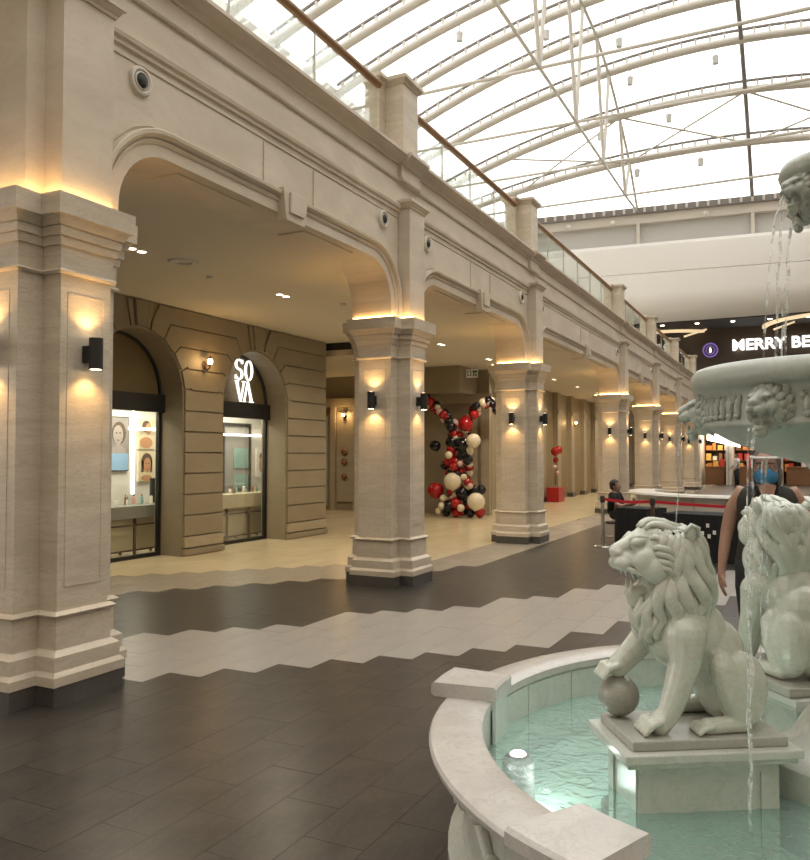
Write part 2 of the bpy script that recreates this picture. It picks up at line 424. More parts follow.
COLTXT = ['nearest stone arcade column at the left edge of the picture', 'second stone arcade column, between the lit shop and the balloon column', 'third stone arcade column, just right of the balloon column', 'fourth stone arcade column, behind the seated man', 'fifth stone arcade column along the arcade', 'sixth stone arcade column along the arcade', 'last and farthest stone arcade column']
for i, cy in enumerate(CY):
    t = thing('arcade_column', COLTXT[i], 'column', (CX, cy, 0), 0, 'columns of the arcade')
    inst('plinth', me_pl, t); inst('base', me_base, t); inst('shaft', me_shaft, t); inst('capital', me_cap, t)
    inst('panel_molding', me_fr_x, t); inst('panel_molding', me_fr_y, t); inst('light_strip', me_led, t)
    for face, (dx, dy, rz) in (('fountain side', (.49, 0, 0)), ('near face', (0, -.495, -PI / 2))):
        s = thing('wall_sconce', 'black cylinder wall light on the %s of the %s arcade column' % (face, ORD[i] if i < 6 else 'last'), 'wall light', (CX + dx, cy + dy, 2.285), rz, 'cylinder wall lights on the columns')
        inst('housing', me_scb, s); inst('lens', me_scl, s); inst('lens', me_scl2, s); inst('bracket', me_scm, s, (-.095 + .02, 0, 0))
        e = 9.0 if i < 4 else 7.0
        for up in (1, -1):
            lamp('sconce_light', 'SPOT', (-.01, 0, .11 * up), e, WARM, s, (PI if up > 0 else 0, 0, 0), spot_size=R(125), spot_blend=.7, shadow_soft_size=.02)

# ================================================================== ARCADE WALL (arches, entablature)
XW = -4.5; XB = -5.04
wa = empty_struct('wall_arcade', 'pale stone arcade wall with flat arches and a moulded cornice')
ZS, ZI, ZT = 3.30, 3.95, 4.64
def opening(ya, yb, off=0, n=10):
    """flat arch with rounded shoulders, from (ya) to (yb); returned from the near spring to the far one"""
    r = .50; p = [(ya - off, ZS)]
    for k in range(n + 1):
        a = PI - (PI / 2) * k / n
        p.append((ya + r + (r + off) * math.cos(a), ZI - .50 + (r + off) * math.sin(a)))
    for k in range(n + 1):
        a = PI / 2 - (PI / 2) * k / n
        p.append((yb - r + (r + off) * math.cos(a), ZI - .50 + (r + off) * math.sin(a)))
    p.append((yb + off, ZS))
    return p
PROF = [(0, 0), (0, .020), (.100, .020), (.100, .030), (.122, .046), (.128, .046), (.128, .028), (.142, .028), (.150, .050), (.170, .080), (.198, .084), (.206, .078), (.21, .0)]
for i in range(len(CY) - 1):
    c0, c1 = CY[i], CY[i + 1]; ya, yb = c0 + .42, c1 - .42; mid = (c0 + c1) / 2
    op = opening(ya, yb)
    poly = [(c0, ZS)] + op + [(c1, ZS), (c1, ZT), (c0, ZT)]
    poly = poly[::-1]
    # wall with arch: split at the middle to keep the outline simple
    MB().prism_x(poly, XB, XW).build('spandrel_wall', 'travertine_wall', wa)
    rings = []
    for o_, p_ in PROF: rings.append([(XW - .004 + p_, y, z) for y, z in opening(ya, yb, o_)])
    mb = MB(); n = len(rings[0]); v = [q for r_ in rings for q in r_]; f = []
    for k in range(len(rings) - 1):
        for j in range(n - 1): f.append((k * n + j, k * n + j + 1, (k + 1) * n + j + 1, (k + 1) * n + j))
    mb.add(v, f); mb.build('arch_molding', 'travertine_wall', wa, 35)
    kz = [(mid - .16, ZI - .075), (mid + .16, ZI - .075), (mid + .215, 4.185), (mid - .215, 4.185)]
    ks = MB().prism_x(kz, XW - .02, XW + .10).build('keystone', 'travertine_wall', wa, bevel=.008)
    MB().box(XW + .10, XW + .125, mid - .12, mid + .12, ZI + .0, 4.15).build('keystone_face', 'travertine_wall', ks, bevel=.006)
    # raised wall panels over the arch, thin joints between them
    hi = 4.575; g = .012
    MB().box(XW - .004, XW + .012, c0 + .22, c1 - .22, 4.588, 4.65).build('frieze_strip', 'travertine_wall', wa)
    a_, b_ = c0 + .30, c1 - .30; sh = .74
    def pan(poly): MB().prism_x(inset(poly, .008), XW - .004, XW + .012).build('panel', 'travertine_wall', wa, bevel=.003)
    pan([(mid - .42, 4.168), (mid + .42, 4.168), (mid + .42, hi), (mid - .42, hi)])
    w3 = (mid - .44 - (ya + .55))
    pan([(ya - .2, 3.62), (ya - .160, 3.72), (ya - .040, 3.92), (ya + .145, 4.08), (ya + .316, 4.148), (ya + .5, 4.170), (mid - .44, 4.170), (mid - .44, hi), (ya - .2, hi)])
    pan([(mid + .44, 4.170), (yb - .5, 4.170), (yb - .316, 4.148), (yb - .145, 4.08), (yb + .040, 3.92), (yb + .160, 3.72), (yb + .2, 3.62), (yb + .2, hi), (mid + .44, hi)])
    # soffit panel under the flat of the arch
    MB().box(XB + .1, XW - .1, ya + .75, mid - .45, ZI - .014, ZI + .01).build('soffit_panel', 'travertine_wall', wa)
    MB().box(XB + .1, XW - .1, mid + .45, yb - .75, ZI - .014, ZI + .01).build('soffit_panel', 'travertine_wall', wa)
ENT = [(0, 4.60), (0, 4.645), (.035, 4.655), (.035, 4.685), (.058, 4.70), (.066, 4.73), (.066, 4.748), (.02, 4.752), (.02, 5.035), (.042, 5.042), (.052, 5.06), (.052, 5.078), (.036, 5.084), (.036, 5.232), (.056, 5.238), (.056, 5.262), (.07, 5.272), (.105, 5.285), (.145, 5.312), (.165, 5.335), (.178, 5.338), (.178, 5.375), (-.55, 5.375), (-.55, 4.60)]
YA, YB = CY[0] - .05, CY[-1] + .30
MB().prism_y([(XW + a, b_) for a, b_ in ENT][::-1], YA, YB).build('entablature', 'travertine_wall', wa)
# near end: corner pier above the first column and pilasters above all columns
MB().box(XB, XW, CY[0] - .36, CY[0], ZS, 5.37).build('corner_pier', 'travertine_wall', wa)
for i, cy in enumerate(CY):
    p = MB().box(XW - .05, -4.33, cy - .215, cy + .215, ZS, 4.70).build('pilaster', 'travertine_wall', wa)
    b_ = MB()
    for z0, z1, d0, d1 in ((4.70, 4.725, .012, .02), (4.725, 4.765, .025, .05), (4.765, 4.80, .06, .06)):
        ring = lambda d, z: [(XW - .05, cy - .215 - d, z), (-4.33 + d, cy - .215 - d, z), (-4.33 + d, cy + .215 + d, z), (XW - .05, cy + .215 + d, z)]
        b_.layers([ring(d0, z0), ring(d1, z1)])
    b_.build('pilaster_cap', 'travertine_wall', p)
    MB().prism_y([(XW + a + .05, b2 + (.002 if b2 > 5.37 else 0)) for a, b2 in ENT if b2 > 4.76][::-1], cy - .27, cy + .27).build('cornice_break', 'travertine_wall', wa)
# near cornice return and wall beyond the corner (turning away to the left)
MB().box(-9.0, XB, CY[0] - .30, CY[0] + .18, 3.3, 5.33).build('return_wall', 'travertine_wall', wa)
# round wall speakers
mb = MB().lathe([(.0, .010), (.085, .012), (.092, .030), (.105, .042), (.125, .036), (.135, .018), (.135, -.01)], 28); me_sp1 = mb.mesh('ring', 'fascia_beige', 40)
mb = MB().lathe([(.0, .06), (.03, .058), (.055, .04), (.066, .013)], 24); me_sp2 = mb.mesh('cone', 'speaker_cone', 40)
mb = MB().lathe([(.064, .012), (.070, .040), (.084, .034), (.090, .012)], 24); me_sp3 = mb.mesh('inner_ring', 'steel_cream', 40)
for i in range(len(CY) - 1):
    for j, y in enumerate((CY[i] + .62, CY[i + 1] - .64)):
        s = thing('wall_speaker', 'round recessed speaker in the arcade wall, %s end of the %s arch' % (('near', 'far')[j], ORD[i]), 'speaker', (XW + .012, y, 4.46), 0, 'round speakers above the arches')
        for nm, me in (('ring', me_sp1), ('inner_ring', me_sp3), ('cone', me_sp2)):
            c = inst(nm, me, s); c.rotation_euler = (0, PI / 2, 0); c.scale = (.84, .84, .84)

# upper deck, posts, handrail, glass
struct(MB().box(-20, XW - .50, 2, 46, 5.05, 5.33).build('floor_upper', 'plaster'), 'upper gallery floor behind the glass balustrade')
MB().box(-5.0, -4.40, 2.2, CY[-1] + .5, 5.375, 5.425).build('balustrade_kerb', 'travertine_wall', wa)
def post_layers(ls):
    b_ = MB(); cross_layers(b_, ls, al=.25, aw=.20, af=.14); return b_
POSTX = -4.68
def ppoly(d): # post plan: front block plus narrower side wings
    A, w1, B, C_, w2 = .26 + d, .21 + d, .0 + d, .20 + d, .38 + d
    return [(A, -w1), (A, w1), (B, w1), (B, w2), (-C_, w2), (-C_, -w2), (B, -w2), (B, -w1)]
mb = MB()
for z0, z1, d0, d1 in ((5.4275, 5.47, .02, .02), (5.47, 6.30, 0, 0)): mb.layers([[(x, y, z0) for x, y in ppoly(d0)], [(x, y, z1) for x, y in ppoly(d1)]])
me_post = mb.mesh('post_body', 'travertine')
mb = MB()
for z0, z1, d0, d1 in ((6.30, 6.325, .01, .02), (6.325, 6.355, .025, .055), (6.355, 6.40, .06, .06)): mb.layers([[(x, y, z0) for x, y in ppoly(d0)], [(x, y, z1) for x, y in ppoly(d1)]])
me_postc = mb.mesh('post_cap', 'travertine')
for i, cy in enumerate(CY):
    t = thing('balustrade_post', 'stone balustrade post with a flat cap above the %s arcade column' % (ORD[i] if i < 6 else 'last'), 'post', (POSTX, cy, 0), 0, 'stone posts of the upper balustrade')
    inst('post_body', me_post, t); inst('post_cap', me_postc, t)
for i in range(len(CY) - 1):
    y0, y1 = CY[i] + .44, CY[i + 1] - .44
    t = thing('glass_balustrade', 'glass balustrade with a wooden handrail above the %s arch' % ORD[i], 'balustrade', (-4.66, y0, 5.427), 0, 'glass balustrades of the upper gallery')
    L_ = y1 - y0
    MB().tube([(0, -.018, .815), (0, L_ + .018, .815)], .05, 12).build('handrail', 'wood', t, 40)
    n = max(1, round(L_ / 1.25)); wv = L_ / n
    for k in range(n):
        MB().box(-.006, .006, k * wv + .012, (k + 1) * wv - .012, .0, .775).build('glass_pane', 'glass', t)
        if k: MB().box(-.012, .012, k * wv - .006, k * wv + .006, 0, .78).build('clamp', 'chrome', t)
# first stretch of rail nearer than the nearest post
t = thing('glass_balustrade', 'short glass balustrade and handrail before the nearest post', 'balustrade', (-4.66, 2.2, 5.427), 0, 'glass balustrades of the upper gallery')
MB().tube([(0, 0, .815), (0, CY[0] - .42 - 2.2, .815)], .05, 12).build('handrail', 'wood', t, 40)
MB().box(-.006, .006, 0, CY[0] - .44 - 2.2, 0, .775).build('glass_pane', 'glass', t)

# ================================================================== ARCADE CEILING, SHOP WALLS
struct(MB().box(-14.5, XB + .004, 2, 46, 3.95, 4.15).build('ceiling_arcade', 'plaster'), 'plain tan ceiling of the arcade walkway')
me_dl = MB().lathe([(0, -.004), (.052, -.004)][::-1], 20).mesh('lens', 'downlight')
me_dr = MB().lathe([(.052, -.002), (.056, -.012), (.072, -.010), (.076, 0)], 20).mesh('trim', 'white_paint', 40)
dly = [3.85 + 2.88 * k for k in range(13)]
k = 0
for y in dly:
    for dy in (0, .16):
        t = thing('downlight', 'recessed ceiling downlight, %s lamp of the %s pair along the arcade walkway' % ('nearer' if dy == 0 else 'farther', NTH[dly.index(y)]), 'downlight', (-6.75, y + dy - .05, 3.95), 0, 'paired downlights of the arcade')
        inst('trim', me_dr, t); inst('lens', me_dl, t)
    lamp('downlight_beam', 'SPOT', (-6.75, y + .03, 3.93), 185, WARM2, None, (0, 0, 0), spot_size=R(155), spot_blend=.8, shadow_soft_size=.08)
t = tag(MB().lathe([(.10, 0), (.105, -.02), (.17, -.025), (.19, 0)], 32).build('ceiling_vent', 'fascia_grey', None, 40, (-6.65, 7.42, 3.95)), 'round ring-shaped air vent in the arcade ceiling', 'vent')
for i, (x, y) in enumerate(((-6.9, 8.2), (-6.3, 10.6), (-6.9, 13.6))):
    tag(MB().lathe([(0, -.035), (.03, -.033), (.045, -.015), (.05, 0)], 16).build('smoke_detector', 'fascia_grey', None, 40, (x, y, 3.95)), 'small round detector on the arcade ceiling, %s from the nearest column' % ('first', 'second', 'third')[i], 'detector')

# ---- rusticated shop wall with two arched shop windows
XF, XG = -8.8, -9.3            # face of the stones, plane of the glass
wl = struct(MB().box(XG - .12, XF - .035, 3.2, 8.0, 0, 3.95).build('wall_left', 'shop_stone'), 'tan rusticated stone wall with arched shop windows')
OPS = [(7.97, 9.87), (10.87, 12.73)]
SP = 2.56
def arch_pts(ya, yb, r_off=0, n=14, a0=0, a1=PI):
    c = (ya + yb) / 2; r = (yb - ya) / 2 + r_off
    return [(c + r * math.cos(a0 + (a1 - a0) * k / n), SP + r * math.sin(a0 + (a1 - a0) * k / n)) for k in range(n + 1)]
# backing wall (one outline with the two openings cut from below)
poly = [(7.97, 3.95)]
poly = [(7.6, 0), (7.97, 0)] + arch_pts(*OPS[0])[::-1] + [(9.87, 0), (10.87, 0)] + arch_pts(*OPS[1])[::-1] + [(12.73, 0), (14.14, 0), (14.14, 3.95), (7.6, 3.95)]
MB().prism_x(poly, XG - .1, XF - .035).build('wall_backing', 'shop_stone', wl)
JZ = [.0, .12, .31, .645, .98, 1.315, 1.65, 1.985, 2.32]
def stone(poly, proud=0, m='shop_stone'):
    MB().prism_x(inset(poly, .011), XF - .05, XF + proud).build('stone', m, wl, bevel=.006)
piers = [(9.87, 10.87, True, True), (12.73, 14.16, True, False), (6.9, 7.97, False, True)]
for (a, b_, la, ra) in piers:
    for z0, z1 in zip(JZ[:-1], JZ[1:]):
        if z1 <= .13: stone([(a - .0, z0), (b_, z0), (b_, z1), (a, z1)], .035)
        elif z1 < .35: stone([(a + .02, z0), (b_ - .02, z0), (b_ - .02, z1), (a + .02, z1)], .02, 'shop_stone_pale')
        else: stone([(a + .02, z0), (b_ - .02, z0), (b_ - .02, z1), (a + .02, z1)])
# voussoirs: each joint leaves the arch radially, then runs level across the pier
JT = [2.32, 2.655, 2.99, 3.33, 3.65, 3.94]        # level joints at the pier
JA = [R(-14), R(6), R(24), R(42), R(60), R(78)]  # matching angles on the arch
def joint(op, side, k):
    """points from arch intrados outwards to the pier; side +1 = the far pier"""
    c = (op[0] + op[1]) / 2; r = (op[1] - op[0]) / 2; a = max(JA[k], 0)
    p0 = (c + side * (r + .02) * math.cos(a), SP + (r + .02) * math.sin(JA[k]) if JA[k] > 0 else JT[0])
    ro = r + .17; p1 = (c + side * ro * math.cos(a), SP + ro * math.sin(a) if JA[k] > 0 else JT[0])
    z = JT[k]; dx = (z - p1[1]) * .55
    p2 = (p1[0] + side * abs(dx), z)
    if p2[1] > 3.94: p2 = (p2[0], 3.94)
    return [p0, p1, p2]
for (a, b_, la, ra) in piers:
    opl = OPS[0] if abs(a - OPS[0][1]) < .01 else (OPS[1] if abs(a - OPS[1][1]) < .01 else None)
    opr = OPS[0] if abs(b_ - OPS[0][0]) < .01 else (OPS[1] if abs(b_ - OPS[1][0]) < .01 else None)
    for k in range(5):
        m_ = (a + b_) / 2
        lo = joint(opl, 1, k) if opl else [(a + .02, JT[k])]
        lo2 = joint(opl, 1, k + 1) if opl else [(a + .02, JT[k + 1])]
        ro = joint(opr, -1, k)[::-1] if opr else [(b_ - .02, JT[k])]
        ro2 = joint(opr, -1, k + 1)[::-1] if opr else [(b_ - .02, JT[k + 1])]
        clampL = lambda pts: [(min(y, m_ - .03), z) for y, z in pts]; clampR = lambda pts: [(max(y, m_ + .03), z) for y, z in pts]
        lo, lo2 = (clampL(lo), clampL(lo2)) if (opl and opr) else (lo, lo2)
        ro, ro2 = (clampR(ro), clampR(ro2)) if (opl and opr) else (ro, ro2)
        p = lo + ro + ro2[::-1] + lo2[::-1]
        q = []
        for pt in p:
            if not q or (abs(pt[0] - q[-1][0]) + abs(pt[1] - q[-1][1])) > .012: q.append(pt)
        stone(q)
for op in OPS:            # keystone and its two neighbours
    c = (op[0] + op[1]) / 2; r = (op[1] - op[0]) / 2 + .02
    for a0, a1, pr in ((R(84), R(96), .03), (R(78.5), R(83.5), 0), (R(96.5), R(101.5), 0)):
        q = [(c + r * math.cos(a0), SP + r * math.sin(a0)), (c + (3.94 - SP) / math.tan(a0), 3.94), (c + (3.94 - SP) / math.tan(a1), 3.94), (c + r * math.cos(a1), SP + r * math.sin(a1))]
        stone(q, pr)
# storefronts
for i, op in enumerate(OPS):
    c = (op[0] + op[1]) / 2; r = (op[1] - op[0]) / 2
    wn = struct(MB().box(XG - .03, XG + .10, op[0] + .0, op[1] - .0, 2.30, 2.58).build('window_%d' % (i + 1), 'black'), 'arched shop window with a black transom band')
    pts = arch_pts(op[0] + .02, op[1] - .02, 0, 20)
    MB().prism_x(pts, XG - .05, XG - .01).build('tympanum', 'tympanum', wn)
    mb = MB(); mb.tube([(XG + .01, y, z) for y, z in arch_pts(op[0] + .015, op[1] - .015, 0, 24)], .03, 8); mb.build('arch_frame', 'black', wn, 40)
    MB().box(XG - .012, XG, op[0] + .05, op[1] - .05, .05, 2.30).build('pane', 'shop_glass', wn)
    MB().box(XG - .03, XG + .03, op[1] - .06, op[1], 0, 2.30).build('frame_post', 'black', wn)
    MB().box(XG - .03, XG + .03, op[0], op[0] + .06, 0, 2.30).build('frame_post', 'black', wn)
    MB().box(XG - .03, XG + .03, op[0] + .06, op[1] - .06, 0, .06).build('bottom_rail', 'black', wn)
# the shop behind them
XS = -10.2
struct(MB().box(XS - .1, XS, 7.0, 14.0, 0, 3.0).build('wall_shop_back', 'shop_wall'), 'pale back wall of the lit shop')
struct(MB().box(XS, XG - .1, 13.90, 14.14, 0, 3.95).build('wall_shop_side', 'shop_wall'), 'side wall of the lit shop')
struct(MB().box(XS, XG - .1, 7.0, 7.1, 0, 3.0).build('wall_shop_near', 'shop_wall'), 'near side wall of the lit shop')
struct(MB().box(XS, XG - .1, 7.1, 13.9, 2.62, 2.7).build('ceiling_shop', 'shop_white'), 'white ceiling of the lit shop')
for y, L_ in ((9.2, 1.8), (11.9, 1.8)):
    lamp('shop_light', 'AREA', (-9.62, y + .3, 2.58), 40, (1, .93, .76), None, (0, 0, 0), shape='RECTANGLE', size=.5, size_y=2.0)
for i, (y0, y1, z) in enumerate(((10.02, 10.75, 2.06), (12.5, 13.82, 2.02))):
    tag(MB().box(XS + .05, XS + .09, y0, y1, z - .02, z + .02).build('strip_lamp', 'shop_lamp'), 'horizontal white strip lamp on the back wall of the shop, %s window' % ('nearer', 'farther')[i], 'lamp')
tag(MB().box(XS + .001, XS + .03, 10.15, 10.19, .95, 2.45).build('light_column', 'shop_lamp'), 'bright upright light strip beside the shop posters', 'lamp')
# posters
def poster(label, y0, y1, z0, z1, bgm, fr=True):
    t = thing('poster', label, 'poster', (XS, (y0 + y1) / 2, (z0 + z1) / 2)); w2, h2 = (y1 - y0) / 2, (z1 - z0) / 2
    if fr: MB().box(.0, .03, -w2 - .015, w2 + .015, -h2 - .015, h2 + .015).build('frame', 'black', t)
    MB().box(.0, .034, -w2, w2, -h2, h2).build('sheet', bgm, t)
    return t, w2, h2
def flat(t, name, m_, cy, cz, ry, rz, x=.034, n=20):
    MB().prism_x([(cy + ry * math.cos(2 * PI * k / n), cz + rz * math.sin(2 * PI * k / n)) for k in range(n)], x, x + .003).build(name, m_, t)
t, w2, h2 = poster('tall framed portrait poster with a pale blue lower panel in the shop', 9.60, 10.04, 1.36, 2.24, 'print_grey')
flat(t, 'printed_shoulders', 'print_skin_pale', .0, -.16, .17, .14, .034); flat(t, 'printed_hair', 'print_hair', 0.01, .18, .15, .19, .0355); flat(t, 'printed_face', 'print_skin_pale', -.01, .15, .11, .16, .037)
MB().box(.034, .039, -w2, w2, -h2, -.16).build('printed_panel', 'blue_print', t)
for y_ in (-.05, .03): flat(t, 'printed_eye', 'print_hair', y_, .18, .022, .012, .0395)
flat(t, 'printed_lips', 'goods_brown', -.01, .06, .03, .012, .0395); flat(t, 'printed_neck', 'print_skin_pale', -.01, -.03, .05, .08, .0365)
t, w2, h2 = poster('unframed poster of a woman with bare shoulder, upper of two in the shop', 10.28, 10.66, 1.72, 2.22, 'print_cream', False)
flat(t, 'printed_shoulders', 'print_skin', -.02, -.14, .15, .10); flat(t, 'printed_hair', 'print_hair', -.02, .14, .10, .10, .0355); flat(t, 'printed_face', 'print_skin', .03, .10, .07, .10, .037)
t, w2, h2 = poster('unframed poster of a woman with dark bob, lower of two in the shop', 10.28, 10.66, 1.16, 1.68, 'print_cream', False)
flat(t, 'printed_shoulders', 'print_skin', .0, -.20, .13, .055); flat(t, 'printed_hair', 'print_hair', 0, .08, .13, .15, .0355); flat(t, 'printed_face', 'print_skin', .01, .02, .085, .13, .037)
MB().box(.0355, .0385, -.13, -.075, -.10, .10).build('printed_hair', 'print_hair', t); MB().box(.0355, .0385, .085, .13, -.10, .10).build('printed_hair', 'print_hair', t)
for y_ in (-.02, .045): flat(t, 'printed_eye', 'print_hair', y_, .05, .018, .010, .0395)
flat(t, 'printed_lips', 'goods_red', .012, -.05, .025, .012, .0395)
t, w2, h2 = poster('narrow poster of a figure at the far end of the shop', 13.60, 13.86, 1.15, 1.75, 'shop_white', False)
flat(t, 'printed_hair', 'print_hair', .03, .14, .06, .07); flat(t, 'printed_figure', 'print_skin', .03, -.04, .07, .16, .0355)
t = thing('inner_doorway', 'black-framed inner doorway in the shop behind the farther window', 'doorway', (XS, 12.96, 0))
MB().box(0, .05, -.44, -.40, 0, 2.26).build('frame_side', 'black', t); MB().box(0, .05, .40, .44, 0, 2.26).build('frame_side', 'black', t); MB().box(0, .05, -.40, .40, 2.2, 2.26).build('frame_top', 'black', t)
MB().box(.001, .012, -.40, .40, .0, 2.2).build('back_panel', 'counter_grey', t); MB().box(.012, .03, -.1, .36, 1.35, 1.75).build('display_box', 'goods_teal', t); MB().box(.012, .03, -.06, .36, .95, 1.22).build('display_box', 'goods_teal', t)
tag(MB().box(-9.98, -9.93, 10.35, 10.52, .80, 1.22).build('display_screen', 'black', bevel=.004), 'small black upright screen on the shop counter', 'screen')
def counter(label, x0, x1, y0, y1, zt, zb, mtop, glow):
    t = thing('display_counter', label, 'counter', ((x0 + x1) / 2, y0, 0)); hx = (x1 - x0) / 2; L_ = y1 - y0
    MB().box(-hx, hx, 0, L_, zb, zt).build('display_case', mtop, t, bevel=.006)
    MB().box(-hx + .02, hx - .02, .02, L_ - .02, zt, zt + .012).build('glass_top', 'glass', t)
    n = 4
    for k in range(n):
        y = .05 + (L_ - .1) * k / (n - 1)
        for x in (-hx + .03, hx - .03): MB().box(x - .018, x + .018, y - .018, y + .018, 0, zb).build('leg', 'brown_metal', t)
    for z in (zb - .12, .08): MB().box(hx - .045, hx - .015, .05, L_ - .05, z, z + .025).build('rail', 'brown_metal', t)
    MB().box(-.02, .0, .05, L_ - .05, .05, zb).build('back_panel', 'print_cream', t)
    return t
counter('pale display counter on brown legs behind the nearer shop window', -9.92, -9.55, 8.2, 10.35, .80, .60, 'counter_grey', 0)
counter('cream display counter on dark legs behind the farther shop window', -9.92, -9.55, 11.2, 13.3, .88, .62, 'counter_glow', 0)
gm = ['goods_white', 'goods_brown', 'goods_green', 'goods_pink', 'goods_teal', 'goods_white']
for s_, (y0, zt, n) in enumerate(((8.9, .812, 15), (11.5, .892, 16))):
    for k in range(n):
        y = y0 + k * .098 + rnd.uniform(-.02, .02); h = rnd.uniform(.06, .17); rr = rnd.uniform(.018, .032)
        x = -9.72 + rnd.uniform(-.1, .1)
        t = thing('cosmetics_bottle', 'small cosmetics bottle, %s from the left on the %s shop counter' % (NTH[k], ('nearer', 'farther')[s_]), 'bottle', (x, y, zt), 0, 'bottles on the %s counter' % ('nearer', 'farther')[s_])
        MB().lathe([(0, 0), (rr, 0), (rr, h * .7), (rr * .5, h * .8), (0, h * .8)], 10).build('body', gm[k % 6], t, 40)
        MB().lathe([(0, h * .8), (rr * .45, h * .8), (rr * .45, h), (0, h)], 8).build('cap', ['black', 'goods_brown', 'chrome'][k % 3], t, 40)
# SOVA sign: tall high-contrast letters in two rows
sg = thing('shop_sign', 'white illuminated SOVA letters stacked in two rows above the shop window', 'sign', (XG + .06, 11.93, 2.60))
def letter(name, polys, oy, oz, sw, sh):
    b_ = MB(); be = MB()
    for p in polys: b_.prism_x([(oy + x * sw, oz + z * sh) for x, z in p], 0, .035)
    b_.build(name, 'sign_light', sg)
def ring_poly(cx, cz, rx, rz, tx, tz, a0, a1, n=16):
    o_ = [(cx + rx * math.cos(a0 + (a1 - a0) * k / n), cz + rz * math.sin(a0 + (a1 - a0) * k / n)) for k in range(n + 1)]
    i_ = [(cx + (rx - tx) * math.cos(a0 + (a1 - a0) * k / n), cz + (rz - tz) * math.sin(a0 + (a1 - a0) * k / n)) for k in range(n + 1)]
    return [[o_[k], o_[k + 1], i_[k + 1], i_[k]] for k in range(n)]
S_ = ring_poly(.5, .74, .42, .26, .15, .05, R(35), R(270), 14) + ring_poly(.5, .27, .42, .27, .15, .05, R(90), R(-145), 14) + [[(.24, .60), (.48, .53), (.74, .40), (.50, .47)]] + [[(.80, .78), (.90, .78), (.90, .98), (.86, .98)], [(.10, .02), (.14, .02), (.20, .22), (.10, .22)]]
letter('letter_s', S_, -.27, .40, .26, .38)
letter('letter_o', ring_poly(.5, .5, .44, .5, .14, .045, 0, 2 * PI, 24), .02, .40, .26, .38)
letter('letter_v', [[(.02, 1), (.20, 1), (.60, 0), (.50, 0)], [(.90, 1), (.97, 1), (.60, 0), (.54, 0)], [(-.06, .97), (.36, .97), (.36, 1), (-.06, 1)], [(.72, .97), (1.08, .97), (1.08, 1), (.72, 1)]], -.24, .0, .27, .38)
letter('letter_a', [[(.02, 0), (.09, 0), (.48, 1), (.42, 1)], [(.40, 1), (.50, 1), (.98, 0), (.80, 0)], [(-.05, 0), (.22, 0), (.22, .03), (-.05, .03)], [(.64, 0), (1.08, 0), (1.08, .03), (.64, .03)]], -.0, .0, .27, .38)
# lanterns on the shop piers
def lantern(label, loc, rz=0, e=7):
    t = thing('wall_lantern', label, 'wall lamp', loc, rz, 'lanterns on the walkway walls')
    MB().lathe([(0, -.02), (.05, -.015), (.06, 0), (0, .0)], 16).build('back_plate', 'brown_metal', t, 40).rotation_euler = (0, PI / 2, 0)
    MB().tube([(.0, 0, -.06), (.06, 0, -.09), (.11, 0, -.06), (.12, 0, -.02)], .012, 8).build('arm', 'brown_metal', t, 40)
    MB().lathe([(0, -.03), (.03, -.025), (.035, 0), (0, 0)], 12, (.12, 0, 0)).build('cup', 'brown_metal', t, 40)
    MB().blob((.12, 0, .05), (.042, .042, .055)).build('globe', 'bulb', t, True)
    MB().lathe([(0, .16), (.012, .13), (.045, .10), (.05, .09), (0, .09)], 12, (.12, 0, 0)).build('cap', 'brown_metal', t, 40)
    lamp('lantern_light', 'POINT', (.19, 0, .05), e, WARM, t, shadow_soft_size=.04)
lantern('lit wall lantern on the stone pier between the two shop windows', (XF + .01, 10.33, 3.10), 0, 7)

# ---- side corridor past the shop, walls beyond
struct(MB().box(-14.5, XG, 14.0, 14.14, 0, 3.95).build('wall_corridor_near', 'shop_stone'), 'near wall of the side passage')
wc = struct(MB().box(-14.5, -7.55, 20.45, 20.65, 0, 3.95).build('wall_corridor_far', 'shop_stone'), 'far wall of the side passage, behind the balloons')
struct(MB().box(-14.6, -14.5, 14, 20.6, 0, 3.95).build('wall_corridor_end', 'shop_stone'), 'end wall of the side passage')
for x0, x1 in ((-12.52, -12.36), (-11.75, -11.55), (-8.05, -7.85), (-7.75, -7.5)):
    MB().box(x0, x1, 20.33, 20.45, 0, 3.3).build('pilaster', 'shop_stone_pale', wc)
MB().box(-13.2, -7.5, 20.34, 20.45, 3.05, 3.3).build('frieze', 'shop_stone_pale', wc)
MB().box(-12.34, -11.77, 20.40, 20.45, .25, 2.9).build('framed_panel', 'shop_stone_pale', wc)
wd = struct(MB().box(-13.15, -12.55, 20.38, 20.44, 0, 2.9).build('door_1', 'tan_door'), 'glazed shop door in the far wall of the passage')
MB().box(-13.05, -12.65, 20.36, 20.38, .15, 2.75).build('pane', 'fascia_grey', wd); MB().box(-13.09, -13.05, 20.34, 20.40, .1, 2.8).build('frame_bar', 'counter_grey', wd); MB().box(-12.65, -12.61, 20.34, 20.40, .1, 2.8).build('frame_bar', 'counter_grey', wd)
for z, rr in ((1.0, .10), (1.42, .11), (1.72, .12)):
    tag(MB().blob((-12.05, 20.35, z), (rr, .05, rr * .8)).build('wall_ornament', 'goods_brown', None, True), 'dark rounded ornament on the framed passage panel at %s height' % {1.0: 'low', 1.42: 'middle', 1.72: 'upper'}[z], 'ornament')
lantern('lit wall lantern on the far wall of the side passage', (-12.05, 20.40, 2.75), -PI / 2, 10)
lamp('passage_fill', 'SPOT', (-11.8, 17.6, 3.9), 150, WARM2, None, (0, 0, 0), spot_size=R(150), spot_blend=.8, shadow_soft_size=.1)  # added spot without a fixture, brightens the side passage
struct(MB().box(-14.4, -7.7, 14.25, 15.1, 3.80, 3.95).build('trim_1', 'black'), 'black slab in place of a dark ceiling recess at the mouth of the side passage')  # dark of a ceiling recess put in as a solid black slab
